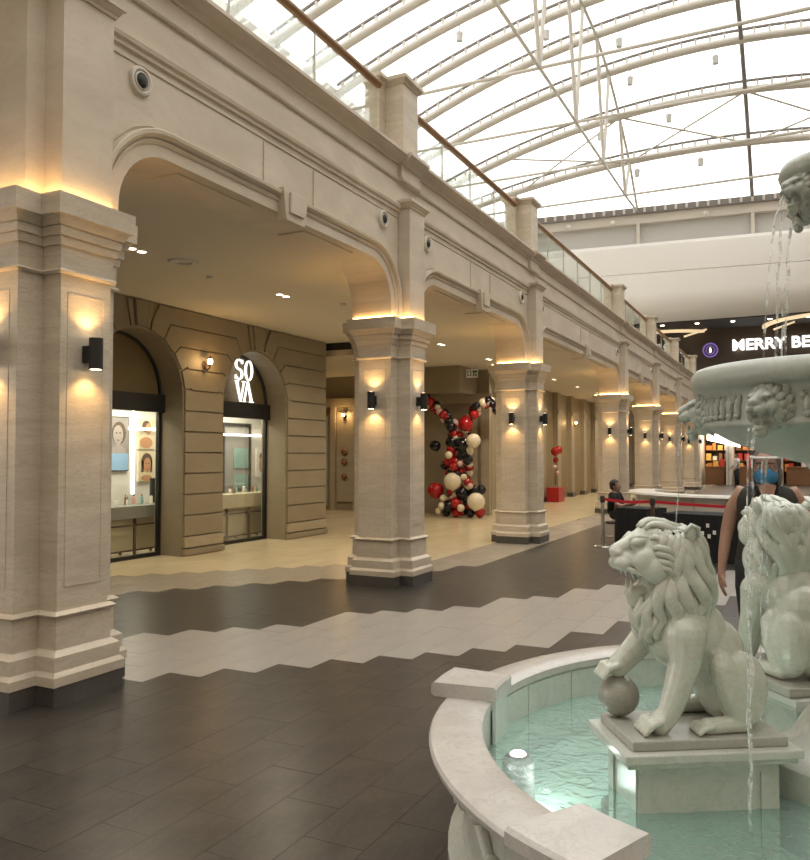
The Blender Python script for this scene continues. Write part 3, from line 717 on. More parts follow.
struct(MB().box(-8.9, -7.9, 19.2, 20.45, 3.25, 3.95).build('trim_2', 'shop_stone'), 'boxed-in bulkhead above the balloon column')
# wall along the rest of the walkway
wr = struct(MB().box(-8.4, -8.2, 20.65, 45.5, 0, 3.95).build('wall_walkway', 'shop_stone_pale'), 'pale stone wall along the far walkway')
y = 21.0; n = 0
while y < 45:
    MB().box(-8.2, -8.02, y, y + .45, 0, 3.95).build('pilaster', 'shop_stone_pale', wr)
    MB().box(-8.2, -7.98, y - .04, y + .49, 0, .16).build('pilaster_base', 'plinth_dark', wr)
    MB().box(-8.2, -7.98, y - .04, y + .49, 3.15, 3.32).build('pilaster_cap', 'shop_stone_pale', wr)
    if n >= 2: MB().box(-8.2, -8.17, y + .65, y + 1.75, 0, 3.0).build('door_panel', 'tan_door', wr)
    y += 2.0; n += 1
lantern('lit wall lantern on the far walkway wall, right of the third column', (-8.02, 31.22, 2.85), 0, 8)
# exit sign
ex = thing('exit_sign', 'green and white exit pictogram sign hanging under the arcade ceiling', 'sign', (-7.55, 19.2, 3.72), .15); ex.scale = (.62, .62, .62)
MB().box(-.24, .24, -.02, .02, -.17, .17).build('panel', 'white_paint', ex)
for p in (((-.20, -.10), (-.03, -.10), (-.03, .12), (-.20, .12)), ((.02, .03), (.21, .03), (.21, .12), (.02, .12)), ((.02, -.12), (.08, -.12), (.12, .02), (.06, .02)), ((.13, -.12), (.2, -.12), (.2, -.02), (.13, -.02))):
    MB().prism_y(list(p), -.026, -.02).build('pictogram', 'green_sign', ex)
MB().box(-.16, -.07, -.028, -.026, -.07, .09).build('pictogram_cut', 'white_paint', ex)
for x in (-.18, .18): MB().tube([(x, 0, .17), (x, 0, .40)], .008, 6).build('hanger', 'chrome', ex)

# ================================================================== BALLOON COLUMN AND RED BOX
bt = thing('balloon_column', 'tall column of red, black and white balloons forking at the top', 'balloons', (-8.1, 19.45, 0))
me_bal = {}
for c in ('red', 'black', 'white', 'pink'):
    me_bal[c] = MB().lathe([(0, -1.12), (.06, -1.10), (.03, -1.04), (.30, -.92), (.62, -.74), (.88, -.42), (1.0, 0), (.93, .38), (.72, .70), (.40, .92), (0, 1.0)], 16).mesh('balloon', 'balloon_' + c, True)
def balloon(x, z, r, c, dy=0.0):
    r *= 1.1; o = inst('balloon', me_bal[c], bt, (x * 1.12, dy, max(z, r * 1.02))); o.scale = (r, r, r); o.rotation_euler = (rnd.uniform(-.6, .6), rnd.uniform(-.6, .6), 0)
# large ones, placed as seen
big = [(-.0, .93, .215, 'white', -.25), (.56, .42, .215, 'white', -.2), (.50, 1.98, .175, 'white', -.2), (-.47, .68, .20, 'red', -.15), (.28, 2.42, .18, 'red', -.12), (-.50, 1.86, .135, 'black', -.1), (-.06, 2.36, .125, 'black', -.2), (.20, .62, .17, 'black', -.12), (.18, 1.88, .17, 'black', -.1), (-.08, 1.95, .15, 'black', -.1), (-.12, .28, .15, 'black', -.2), (.08, .36, .13, 'red', -.24), (.22, .26, .09, 'white', -.30), (-.26, .30, .09, 'white', -.3), (-.22, .50, .085, 'white', -.3), (-.36, .16, .08, 'white', -.25), (-.08, 1.62, .09, 'white', -.3), (-.20, .1, .1, 'black', -.15), (.06, .1, .1, 'red', -.2), (.62, .14, .13, 'red', -.1), (.40, .12, .11, 'black', -.15), (.42, .82, .07, 'pink', -.2), (.33, .92, .09, 'red', -.15), (.32, 1.5, .13, 'black', -.1), (.16, 1.4, .07, 'pink', -.2), (.26, 1.05, .08, 'white', -.2), (.1, 1.12, .09, 'black', -.2), (-.16, 1.45, .12, 'red', -.1), (0, 1.3, .12, 'red', -.15), (-.3, 1.35, .11, 'black', 0), (.62, .72, .12, 'black', 0), (.48, .70, .13, 'black', -.05)]
for b_ in big: balloon(*b_)
cs = ['red', 'black', 'red', 'pink', 'black', 'red', 'white']
def strand(pts, n, sp, rmin, rmax):
    for k in range(n):
        t = k / (n - 1) * (len(pts) - 1); i = min(int(t), len(pts) - 2); f_ = t - i
        x = pts[i][0] * (1 - f_) + pts[i + 1][0] * f_; z = pts[i][1] * (1 - f_) + pts[i + 1][1] * f_
        balloon(x + rnd.uniform(-sp, sp), max(z + rnd.uniform(-.05, .05), .12), rnd.uniform(rmin, rmax), cs[k % 7], rnd.uniform(-.12, .12))
strand([(.05, .12), (.05, 1.0), (.05, 1.9)], 70, .28, .08, .13)
strand([(.0, 1.9), (-.12, 2.4), (-.5, 2.9), (-.85, 3.15)], 44, .11, .07, .12)
strand([(.15, 1.9), (.3, 2.55), (.55, 2.9), (.95, 3.02), (1.05, 2.75)], 46, .11, .07, .12)
t = thing('red_planter', 'red box with a small stand of red heart balloons by the walkway wall', 'planter', (-7.7, 27.5, 0))
MB().box(-.22, .22, -.38, .38, 0, .5).build('box', 'red', t, bevel=.01)
MB().tube([(0, 0, .6), (.02, .05, 1.1), (0, 0, 1.75)], .015, 6).build('stick', 'brown_metal', t)
for x, y, z, r in ((0, 0, 1.75, .16), (.05, .22, 1.8, .15), (0, .05, 1.45, .10), (0, -.1, 1.2, .09), (.05, .1, 1.0, .08)):
    o = inst('balloon', me_bal['red' if r > .09 else 'pink'], t, (x, y, z)); o.scale = (r, r, r)

# ================================================================== ROOF
ceil_ = empty_struct('ceiling', 'glazed barrel roof on curved steel ribs')
RIB = [(28.15, -.0120, .035, 20.95), (30.7, -.0145, -.005, 20.96), (33.25, -.0152, .010, 21.05), (35.8, -.0151, .0197, 20.97), (38.35, -.0144, .0155, 20.30), (40.9, -.0138, -.0016, 19.08), (43.45, -.0093, -.0171, 17.49)]
X0R, X1R = -18.6, 10.8
def rz_(rb, x): u = x + 4; return rb[1] * u * u + rb[2] * u + rb[3]
near = [(28.15 - 2.55 * k, -.0125, .03, 20.95) for k in range(1, 15)]
allr = near[::-1] + RIB
xs = [X0R + (X1R - X0R) * k / 28 for k in range(29)]
for j, rb in enumerate(allr):
    sg_ = 10 if rb[0] > 24 else 6
    rib = MB().tube([(x, rb[0], rz_(rb, x)) for x in xs], .185, sg_).build('rib', 'steel_cream', ceil_, True)
    if rb[0] > 20:
        MB().tube([(x, rb[0], rz_(rb, x) + .45) for x in xs], .07, 6).build('top_rail', 'steel_dark', rib, True)
        b_ = MB(); x = X0R + .3
        while x < X1R:
            z = rz_(rb, x); b_.box(x - .05, x + .05, rb[0] - .05, rb[0] + .05, z + .1, z + .42); x += .62
        b_.build('spacers', 'steel_cream', rib)
# glazing bays with fine glazing bars
for r0, r1 in zip(allr[:-1], allr[1:]):
    b_ = MB(); v = []
    for rb in (r0, r1): v += [(x, rb[0], rz_(rb, x) + .56) for x in xs]
    b_.add(v, [(k, k + 1, 30 + k, 29 + k) for k in range(28)])
    b_.build('glazing', 'roof_glass', ceil_, True)
FY0, FY1 = 44.6, 48.0          # fascia line from (-20, FY0) to (14, FY1)
def fy(x): return FY0 + (x + 20) * (FY1 - FY0) / 34
b_ = MB(); lastr = RIB[-1]
v = [(x, lastr[0], rz_(lastr, x) + .55) for x in xs] + [(x, fy(x), 15.45) for x in xs]
b_.add(v, [(k, k + 1, 30 + k, 29 + k) for k in range(28)]); b_.build('glazing', 'roof_glass', ceil_, True)
# purlins
def at_rib(rb, x): return (x, rb[0], rz_(rb, x) - .05)
endp = lambda x: (x, fy(x), 15.3)
MB().tube([at_rib(rb, -2.1) for rb in allr if rb[0] > 15] + [endp(-2.1)], .10, 8).build('ridge_purlin', 'steel_dark', ceil_)
for x in (-8.0, 4.0): MB().tube([at_rib(rb, x) for rb in allr if rb[0] > 15] + [endp(x)], .07, 8).build('purlin', 'steel_cream', ceil_)
# lower chord with V struts, and cross ties at its nodes
NOD = [21.77, 26.87, 31.97, 37.07, 42.17]
for xc in (-8.0, 4.0):
    MB().tube([(xc, y, 15.2) for y in [18.0] + NOD] + [(xc, fy(xc), 15.3)], .062, 8).build('lower_chord', 'steel_cream', ceil_)
    for y in NOD:
        for rb in allr:
            if abs(abs(rb[0] - y) - 1.275) < .1:
                MB().tube([(xc, y, 15.2), at_rib(rb, xc)], .08, 8).build('strut', 'steel_cream', ceil_)
for y in NOD[1:]: MB().tube([(-17.5, y, 15.2), (9.5, y, 15.2)], .065, 8).build('cross_tie', 'steel_cream', ceil_)
F_, G_ = RIB[5], RIB[6]
for xa, xb in ((-14, -8), (-8, -2.1), (-2.1, 4)):
    MB().tube([at_rib(F_, xa), at_rib(G_, xb)], .05, 6).build('brace', 'steel_cream', ceil_); MB().tube([at_rib(G_, xa), at_rib(F_, xb)], .05, 6).build('brace', 'steel_cream', ceil_)
# small spotlights hung from the ribs
spots = [(RIB[2], -9.6), (RIB[3], -7.0), (RIB[4], -7.0), (RIB[4], -3.2), (RIB[5], -5.6), (RIB[5], -9.0), (RIB[6], -4.4), (RIB[6], -7.6), (RIB[1], -12.6)]
for k, (rb, x) in enumerate(spots):
    t = thing('roof_spotlight', 'small grey spotlight can under the glass roof, %s from the left' % NTH[sorted(range(9), key=lambda q: spots[q][1]).index(k)], 'spotlight', (x, rb[0], rz_(rb, x) - .15), 0, 'spotlight cans under the roof ribs')
    MB().tube([(0, 0, 0), (0, 0, -.35)], .02, 6).build('hanger', 'steel_dark', t); MB().lathe([(0, -.75), (.13, -.75), (.15, -.40), (.06, -.33), (0, -.33)], 12).build('can', 'fascia_grey', t, 40)
# end fascia: gutter band, grey panel strip, white rounded bulkhead
wf = empty_struct('wall_end', 'white rounded bulkhead closing the far end of the hall')
def sweep(name, prof, m_, parent, smooth=False, x0=-22, x1=16, n=1):
    b_ = MB(); rings = []
    for k in range(n + 1):
        x = x0 + (x1 - x0) * k / n; rings.append([(x, fy(x) + d, z) for d, z in prof])
    b_.layers(rings[::-1]); return b_.build(name, m_, parent, smooth)
sweep('gutter', [(-.25, 15.15), (-.25, 15.5), (.5, 15.5), (.5, 15.15)], 'steel_dark', wf)
sweep('gutter_band', [(-.05, 14.65), (-.05, 15.18), (.6, 15.18), (.6, 14.65)], 'fascia_beige', wf)
sweep('panel_strip', [(.3, 13.2), (.3, 14.7), (.6, 14.7), (.6, 13.2)], 'fascia_grey', wf)
prof = [(1.5, 13.55), (.2, 13.55), (-.25, 13.45), (-.42, 13.25), (-.46, 13.0), (-.46, 11.75), (-.40, 11.72), (-.46, 11.66), (-.46, 10.6)] + [(-.46 + 1.6 * (1 - math.cos(a)), 10.6 - 1.35 * math.sin(a)) for a in [PI / 2 * k / 8 for k in range(1, 9)]] + [(2.5, 9.25)]
sweep('bulkhead', prof[::-1], 'fascia_white', wf, 30)
for x in (-14.5, -8.0, -2.1, 4.0):
    MB().box(x - .09, x + .09, fy(x) - .02, fy(x) + .32, 13.5, 15.2).build('mullion', 'fascia_beige', wf)
b_ = MB()
for k in range(50):
    x = -17 + k * .55; b_.box(x, x + .12, fy(x) - .33, fy(x) - .24, 15.2, 15.45)
b_.build('gutter_brackets', 'fascia_beige', wf)
for k, x in enumerate((-11.8, -9.3, -4.4)):
    t = tag(MB().lathe([(0, -.22), (.12, -.2), (.16, -.06), (.08, 0), (0, 0)], 12).build('bulkhead_lamp', 'white_paint', None, 40, (x, fy(x) - .22, 14.9)), 'small white lamp below the gutter on the end wall, %s' % ('left', 'middle', 'right')[k], 'lamp')
# left and right upper walls, side and back walls that close the hall
struct(MB().box(-18.9, -18.6, -8, 46, 5.33, 18.2).build('wall_upper_left', 'fascia_white'), 'pale upper wall below the roof on the left')
for k, y in enumerate((26.87, 31.97, 37.07)):
    struct(MB().box(-18.6, -18.5, y - .5, y + .5, 6, 14).build('trim_%d' % (k + 3), 'fascia_grey'))
struct(MB().box(10.8, 11.1, -8, 58, 0, 18.4).build('wall_right', 'travertine_wall'), 'pale stone wall on the right of the hall, out of view')
struct(MB().box(-20, 11, -8.3, -8, 0, 21).build('wall_back', 'travertine_wall'), 'pale stone wall behind the viewer')
struct(MB().box(-14.5, -9, 1.9, 2.1, 0, 5.3).build('wall_near', 'shop_stone'), 'plain stone wall at the near end of the arcade')

# ================================================================== FAR END: GALLERY, SIGN, SHOPS
wg = struct(MB().box(-20, 14, 57.5, 57.8, 0, 10).build('wall_far', 'dark_brown'), 'dark shopfront wall at the far end')
struct(MB().box(-20, 14, 46.2, 57.5, 4.6, 5.2).build('floor_gallery', 'fascia_beige'), 'upper gallery slab at the far end')
dk = struct(MB().box(-20, 14, 47.5, 57.5, 9.2, 9.4).build('ceiling_gallery', 'dark_ceiling'), 'dark gallery ceiling with cove rings at the far end')
for k, (x, y, r) in enumerate(((2.5, 51.5, 4.2), (-7.5, 53.5, 3.2))):
    b_ = MB(); b_.lathe([(r, 0), (r + .22, 0), (r + .22, -.16), (r, -.16), (r, 0)], 48); o = b_.build('cove_ring', 'cove', dk, 40, (x, y, 9.2))
for k in range(7):
    x = -9 + k * 1.9
    t = tag(MB().lathe([(0, -.03), (.09, -.03), (.12, 0)], 12).build('gallery_downlight', 'downlight', None, 40, (x, 48.2 + .1 * k, 9.2)), 'small bright downlight in the dark gallery ceiling, %s from the left' % NTH[k], 'downlight', 'downlights of the dark gallery ceiling')
for x0, x1, y in ((-6.0, -4.9, 50), (-1.2, -.2, 49.4)):
    tag(MB().tube([(x0, y - .8, 8.6), (x1, y + .4, 9.12)], .055, 8).build('tube_light', 'cove'), 'slanting tube light below the dark gallery ceiling, %s' % ('left of the sign' if x0 < -4 else 'above the sign'), 'lamp')
sgn = thing('merry_berry_sign', 'white illuminated MERRY BERRY letters on the dark upper shopfront', 'sign', (-3.55, 50.98, 7.85)); sgn.name = 'fascia_sign'
me = text_mesh('MERRY BERRY', .92, .06, .024); me.materials.append(M['sign_light'])
o = inst('lettering', me, sgn); o.rotation_euler = (PI / 2, 0, 0); o.scale = (1.02, .98, 1)
struct(MB().box(-12, 12, 51.1, 51.3, 5.2, 9.2).build('wall_gallery', 'dark_brown'), 'dark upper shopfront behind the sign')
lg = thing('round_logo_sign', 'round purple glowing logo sign left of the white lettering', 'sign', (-4.75, 51.05, 7.95))
MB().lathe([(.36, -.03), (.44, -.03), (.44, .03), (.36, .03), (.36, -.03)], 32).build('outer_ring', 'purple', lg).rotation_euler = (PI / 2, 0, 0)
MB().lathe([(.22, -.03), (.27, -.03), (.27, .03), (.22, .03), (.22, -.03)], 32).build('inner_ring', 'purple', lg).rotation_euler = (PI / 2, 0, 0)
MB().prism_y([(-.05, -.15), (.05, -.15), (.07, .05), (0, .18), (-.07, .05)], -.03, .03).build('flame', 'sign_light', lg)
# ground floor shops below the gallery
YS = 47.0
def far_shop(name, label, x0, x1):
    t = thing('far_shop', label, 'shop', ((x0 + x1) / 2, YS, 0)); hw = (x1 - x0) / 2
    MB().box(-hw, hw, 3.0, 3.1, 0, 4.6).build('back_wall', 'dark_brown', t)
    MB().box(-hw, -hw + .12, -.1, 3.0, 0, 4.6).build('side_wall', 'fascia_beige', t); MB().box(hw - .12, hw, -.1, 3.0, 0, 4.6).build('side_wall', 'fascia_beige', t)
    MB().box(-hw, hw, -.12, .0, 3.2, 4.6).build('fascia', 'black', t)
    return t, hw
gms = ['goods_orange', 'goods_yellow', 'goods_red', 'goods_white', 'goods_brown', 'goods_orange', 'goods_yellow']
for si, (x0, x1, lab) in enumerate(((-5.1, -3.52, 'narrow lit shop with a dark front beside the last column'), (-3.5, -1.0, 'lit shop with orange goods behind the woman'), (-.98, 2.18, 'warm lit shop with shelves right of the woman'), (2.2, 6.0, 'warm lit shop at the right end, mostly behind the fountain'))):
    t, hw = far_shop('far_shop', lab, x0, x1)
    for zi, z in enumerate((.75, 1.35, 1.95, 2.55)):
        MB().box(-hw + .15, hw - .15, 2.4, 2.95, z - .04, z).build('shelf', 'shelf_wood', t)
        b_ = None; x = -hw + .2; k = 0
        while x < hw - .35:
            ww = rnd.uniform(.16, .34); h = rnd.uniform(.2, .42)
            MB().box(x, x + ww, 2.45, 2.8, z, z + h).build('goods_box', gms[rnd.randrange(7)], t); x += ww + rnd.uniform(.02, .12)
    MB().box(-hw + .3, hw - .3, .9, 1.5, 0, .95).build('sales_counter', 'shelf_wood', t); MB().box(-hw + .25, hw - .25, .85, 1.55, .95, 1.0).build('counter_top', 'goods_brown', t)
    for k in range(3):
        MB().box(-hw + .4 + k * hw * .4, -hw + .4 + k * hw * .4 + .25, 1.0, 1.3, 1.0, 1.0 + .2 + .1 * k).build('counter_display', gms[(k + si) % 7], t)
    MB().box(-hw + .2, hw - .2, 1.0, 1.25, 3.0, 3.1).build('lamp_panel', 'shop_lamp', t)
    lamp('far_shop_light', 'AREA', (0, 1.2, 2.95), 40, WARM2, t, shape='RECTANGLE', size=hw * 1.4, size_y=1.2)
t = tag(MB().prism_y([(-4.55, 2.45), (-2.9, 2.05), (-2.9, 2.15), (-3.2, 2.75), (-4.55, 2.85)], 46.5, 46.87).build('lit_canopy', 'shop_lamp'), 'bright white sloping canopy light on the far shop front', 'lamp')

# ================================================================== KIOSK, BARRIERS
kk = thing('round_kiosk', 'low white round kiosk counter behind the black barrier panels', 'kiosk', (-1.1, 20.4, 0))
MB().lathe([(2.55, 0), (2.55, .70), (2.48, .70), (2.48, 0), (2.55, 0)], 40, a0=PI * .92, a1=PI * 2.08).build('counter_front', 'white_counter', kk, 40)
MB().lathe([(2.10, .76), (2.70, .76), (2.72, .72), (2.70, .70), (2.10, .70), (2.10, .76)], 40, a0=PI * .90, a1=PI * 2.1).build('counter_top', 'white_counter', kk, 40)
for k in range(9):
    a = PI * (1.02 + k * .12); MB().box(-.012, .012, -.012, .012, 0, .70).build('panel_joint', 'fascia_grey', kk, loc=(2.553 * math.cos(a), 2.553 * math.sin(a), 0)).rotation_euler = (0, 0, a)
tag(MB().box(-.95, -.8, 18.2, 18.32, .765, 1.05).build('blue_bag', 'cloth_blue', bevel=.02), 'small blue bag standing on the white kiosk counter', 'bag')
def stanchion(label, x, y, m_):
    t = thing('stanchion', label, 'stanchion', (x, y, 0), 0, 'queue barrier posts')
    MB().lathe([(0, 0), (.17, 0), (.17, .012), (.15, .022), (.04, .03), (0, .03)], 24).build('base', m_, t, 40)
    MB().lathe([(.032, .02), (.032, .80), (0, .80)], 14).build('post', m_, t, 40)
    MB().lathe([(0, .78), (.042, .78), (.045, .88), (.03, .90), (0, .90)], 14).build('belt_head', 'black_metal', t, 40)
    return (x, y)
S = [stanchion('chrome barrier post at the left end of the red belt', -3.13, 14.19, 'chrome'), stanchion('dark barrier post in the middle of the red belt, behind the lion head', -2.2, 13.7, 'brown_metal'), stanchion('dark barrier post at the right end of the red belt', .55, 12.6, 'brown_metal')]
for (a, b_), lab in (((0, 1), 'red belt between the chrome post and the middle post'), ((1, 2), 'long red belt running right from the middle post')):
    p, q = Vector((*S[a], .84)), Vector((*S[b_], .84)); d = (q - p).normalized(); p += d * .05; q -= d * .05; nn = 8
    side = Vector((-d.y, d.x, 0)) * .004
    rings = []
    for k in range(nn + 1):
        t_ = k / nn; c = p.lerp(q, t_) - Vector((0, 0, .025 * math.sin(PI * t_)))
        rings.append([c - side - Vector((0, 0, .025)), c + side - Vector((0, 0, .025)), c + side + Vector((0, 0, .025)), c - side + Vector((0, 0, .025))])
    tag(MB().layers(rings[::-1]).build('barrier_belt', 'red_cloth'), lab, 'belt', 'red belts of the queue barrier')
def black_table(label, x0, y0, x1, y1, dep, h):
    p, q = Vector((x0, y0)), Vector((x1, y1)); d = (q - p); a = math.atan2(d.y, d.x); L_ = d.length
    t = thing('draped_table', label, 'table', (x0, y0, 0), a, 'black draped tables behind the fountain')
    MB().box(0, L_, 0, dep, h - .03, h).build('table_top', 'black', t)
    for lx in (.04, L_ - .08):
        for ly in (.04, dep - .08): MB().box(lx, lx + .04, ly, ly + .04, 0, h - .03).build('leg', 'black_metal', t)
    pts = []; n = int(L_ / .06)
    for k in range(n + 1): pts.append((L_ * k / n, -.012 - .012 * math.sin(k * 1.9)))
    mb = MB(); ring = lambda z, e: [(x, y - e) for x, y in pts] + [(L_ + .012, dep + .012), (-.012, dep + .012)]
    mb.layers([[(x, y, .01) for x, y in ring(0, .02)], [(x, y, h + .006) for x, y in ring(h, 0)]]); mb.build('black_cloth_cover', 'black_cloth', t)
    return t
black_table('black draped table left of the near lion head', -3.02, 14.75, -2.42, 14.5, .6, .66)
t2 = black_table('black draped table between the two lions with white marks', -1.95, 13.1, .2, 12.5, .7, .70)
for x, z in ((.62, .40), (.72, .36), (.80, .42), (.70, .52)): MB().box(x, x + .045, -.045, -.04, z, z + .06).build('white_mark', 'white_paint', t2)

# ================================================================== FOUNTAIN
FC = Vector((.15, 3.6, 0))
fo = thing('fountain', 'round white marble fountain with a wide tiered bowl and lion heads', 'fountain', FC)
ZR = .50; ZWAT = .305
MB().lathe([(1.52, 0), (1.56, .0), (1.56, .06), (1.50, .10), (1.47, .34), (1.50, .37), (1.53, .385), (1.50, .40), (1.49, .45), (1.43, .45), (1.43, .10), (0, .10)], 72).build('basin', 'fountain_marble', fo, 35)
MB().lathe([(1.425, .452), (1.62, .452), (1.632, .462), (1.635, .48), (1.627, .493), (1.61, ZR), (1.435, ZR), (1.42, .492), (1.418, .462), (1.425, .452)], 96).build('rim_coping', 'rim_marble', fo, 35)
for k in range(6):
    a = R(182.6 + 60 * k); da = R(4.9)
    pr = [(1.395, .50), (1.685, .50), (1.70, .512), (1.70, .55), (1.688, .562), (1.405, .562), (1.395, .552), (1.395, .50)]
    cb = MB().lathe(pr, 6, a0=a - da, a1=a + da).build('coping_block', 'rim_marble', fo, 35)
    MB().lathe([(1.405, .12), (1.405, .50), (1.42, .50), (1.42, .12), (1.405, .12)], 4, a0=a - da * .75, a1=a + da * .75).build('inner_pier', 'fountain_marble', cb, 35)
    MB().lathe([(1.45, .02), (1.60, .02), (1.60, .10), (1.565, .13), (1.565, .40), (1.60, .43), (1.60, .50), (1.45, .50), (1.45, .02)], 4, a0=a - da * .85, a1=a + da * .85).build('outer_pier', 'fountain_marble', cb, 35)
for k in range(24):      # joints of the inner wall as slim slabs
    if k % 4 == 0: continue
    a = R(182.6 + 15 * k); MB().lathe([(1.424, .12), (1.424, .448), (1.432, .448), (1.432, .12), (1.424, .12)], 5, a0=a + R(.3), a1=a + R(14.7)).build('wall_slab', 'fountain_marble', fo)
# carved garlands on the outside
for k in range(6):
    for s_ in (-1, 1):
        b_ = MB(); a0 = R(212.6 + 60 * k)
        pts = []; rs = []
        for q in range(17):
            t_ = q / 16; a = a0 + s_ * R(2 + 19 * t_); z = .25 + .10 * math.cos(t_ * PI * 1.6) * (1 - .3 * t_); r = 1.495
            pts.append((r * math.cos(a), r * math.sin(a), z)); rs.append(.028 - .012 * t_)
        b_.tube(pts, rs, 8)
        for q in (3, 7, 11): b_.blob((pts[q][0] * 1.005, pts[q][1] * 1.005, pts[q][2] + .03), .032, seg=10, ring=6)
        for q in range(12):
            th = q / 11 * 1.7 * PI; aa = a0 + s_ * R(21); rr = .055 * (1 - q / 14)
            da = rr * math.cos(th) / 1.5
            if q: b_.tube([prev, ((1.50) * math.cos(aa + da), 1.50 * math.sin(aa + da), .2 + rr * math.sin(th))], .014, 6)
            prev = (1.50 * math.cos(aa + da), 1.50 * math.sin(aa + da), .2 + rr * math.sin(th))
        b_.build('garland', 'fountain_marble', fo, True)
# water surface with real ripples
b_ = MB(); nr, na = 60, 150; v = [(0, 0, ZWAT)]; f = []
def wave(x, y):
    p = Vector((x * 5.2, y * 5.2, .3)); q = Vector((x * 13, y * 13, 4.1)); s_ = Vector((x * 2.1, y * 2.1, 9.0))
    return .011 * noise.noise(p + Vector((noise.noise(q) * .5,) * 3)) + .006 * noise.noise(q) + .006 * noise.noise(s_)
for i in range(1, nr + 1):
    r = 1.428 * i / nr
    for j in range(na):
        a = 2 * PI * j / na; x, y = r * math.cos(a), r * math.sin(a); v.append((x, y, ZWAT + wave(x, y)))
for j in range(na):
    f.append((0, 1 + j, 1 + (j + 1) % na))
    for i in range(nr - 1):
        a = 1 + i * na; jj = (j + 1) % na; f.append((a + j, a + na + j, a + na + jj, a + jj))
b_.add(v, f).build('water', 'water', fo, True)
MB().lathe([(1.425, .112), (0, .112)], 48).build('pool_floor', 'pool_floor', fo)
# underwater lamps
def pool_lamp(label, x, y, e, rr=.045, z=.335):
    t = thing('pool_lamp', label, 'lamp', (x, y, .12), 0, 'underwater lamps of the fountain')
    MB().lathe([(0, 0), (.07, 0), (.07, z - .15), (rr + .01, z - .125), (0, z - .125)], 16).build('housing', 'steel_dark', t, 40)
    MB().lathe([(rr, z - .123), (rr * .8, z - .116), (0, z - .113)], 16).build('lens', 'pool_lamp', t, True)
    lamp('pool_light', 'POINT', (.13, -.02, .11), e, (.93, 1, .96), t, shadow_soft_size=.06)
# central stem and bowls
MB().lathe([(0, .11), (.30, .11), (.30, .42), (.26, .46), (.20, .50), (.13, .62), (.10, .85), (.12, 1.0), (.085, 1.12), (.085, 1.38), (.12, 1.44), (.09, 1.50), (.14, 1.58), (0, 1.58)], 40).build('stem', 'fountain_marble', fo, 35)
bowl = MB().lathe([(.0, 1.55), (.16, 1.575), (.30, 1.615), (.41, 1.66), (.47, 1.695), (.49, 1.706), (.510, 1.708), (.515, 1.718), (.512, 1.73), (.505, 1.738), (.508, 1.83), (.515, 1.85), (.53, 1.86), (.551, 1.866), (.562, 1.882), (.565, 1.905), (.557, 1.93), (.542, 1.947), (.525, 1.952), (.508, 1.945), (.49, 1.925), (.45, 1.83), (.30, 1.75), (0, 1.72)], 80).build('bowl', 'bowl_marble', fo, True)
MB().lathe([(0, 1.74), (.08, 1.75), (.075, 1.90), (.098, 2.0), (.104, 2.06), (.09, 2.12), (.075, 2.2), (.06, 2.4), (.09, 2.5), (.06, 2.56), (0, 2.58)], 32).build('upper_stem', 'bowl_marble', fo, True)
ub = MB().lathe([(0, 2.55), (.08, 2.56), (.15, 2.60), (.175, 2.64), (.18, 2.69), (.195, 2.70), (.21, 2.715), (.217, 2.735), (.21, 2.76), (.20, 2.775), (.17, 2.77), (.13, 2.72), (0, 2.68)], 48).build('upper_bowl', 'bowl_marble', fo, True)
MB().lathe([(0, 2.69), (.04, 2.72), (.03, 2.85), (.06, 2.92), (.03, 3.0), (0, 3.02)], 20).build('finial', 'bowl_marble', fo, True)

# ---- lion head (face +x, cranium at the origin), used for the bowl masks
def lion_face(mb, o=Vector((0, 0, 0)), s=1.0):
    B = lambda c, r, rot=None: mb.blob(o + Vector(c) * s, tuple(q * s for q in (r if isinstance(r, tuple) else (r, r, r))), rot)
    B((0, 0, 0), (.09, .085, .085))                                   # cranium
    mb.limb([(o + Vector((.055, 0, .042)) * s, .036 * s), (o + Vector((.095, 0, .022)) * s, .030 * s), (o + Vector((.135, 0, .002)) * s, .028 * s)])
    B((.092, 0, -.028), (.062, .050, .036)); B((.138, 0, -.004), (.024, .036, .022)); B((.148, 0, .004), (.016, .028, .012))
    for y in (1, -1):
        B((.068, .042 * y, .040), (.036, .026, .018), (0, .25, .35 * y)); B((.074, .046 * y, .014), .014)
        B((.050, .060 * y, -.030), (.048, .034, .048)); B((.118, .026 * y, -.042), (.040, .028, .028)); B((.02, .075 * y, -.06), (.05, .03, .05))
def lion_jaw(mb, o, s=1.0, drop=.0):
    B = lambda c, r, rot=None: mb.blob(o + Vector(c) * s, tuple(q * s for q in r), rot)
    B((.058, 0, -.142 - drop), (.060, .040, .022), (0, .22, 0)); B((.005, 0, -.115 - drop), (.045, .062, .055)); B((.070, 0, -.172 - drop), (.035, .033, .036))
    for y in (1, -1): mb.limb([(o + Vector((.096, .024 * y, -.128 - drop)) * s, .009 * s), (o + Vector((.098, .024 * y, -.098 - drop)) * s, .004 * s)], 8); mb.limb([(o + Vector((.118, .024 * y, -.062)) * s, .009 * s), (o + Vector((.118, .024 * y, -.092)) * s, .004 * s)], 8)
def lock_tube(mb, pts, nrm, ws, hs, seg=10):
    """flattened lock of hair lying on a surface: pts, surface normals, half widths, half heights"""
    n = len(pts); rings = []
    for i in range(n):
        t_ = (pts[min(i + 1, n - 1)] - pts[max(i - 1, 0)]).normalized(); nn = (nrm[i] - t_ * nrm[i].dot(t_)).normalized(); sd = t_.cross(nn)
        ring = []
        for k in range(seg):
            a = 2 * PI * k / seg; ring.append(pts[i] + sd * math.cos(a) * ws[i] + nn * math.sin(a) * hs[i])
        rings.append(ring)
    mb.layers(rings)
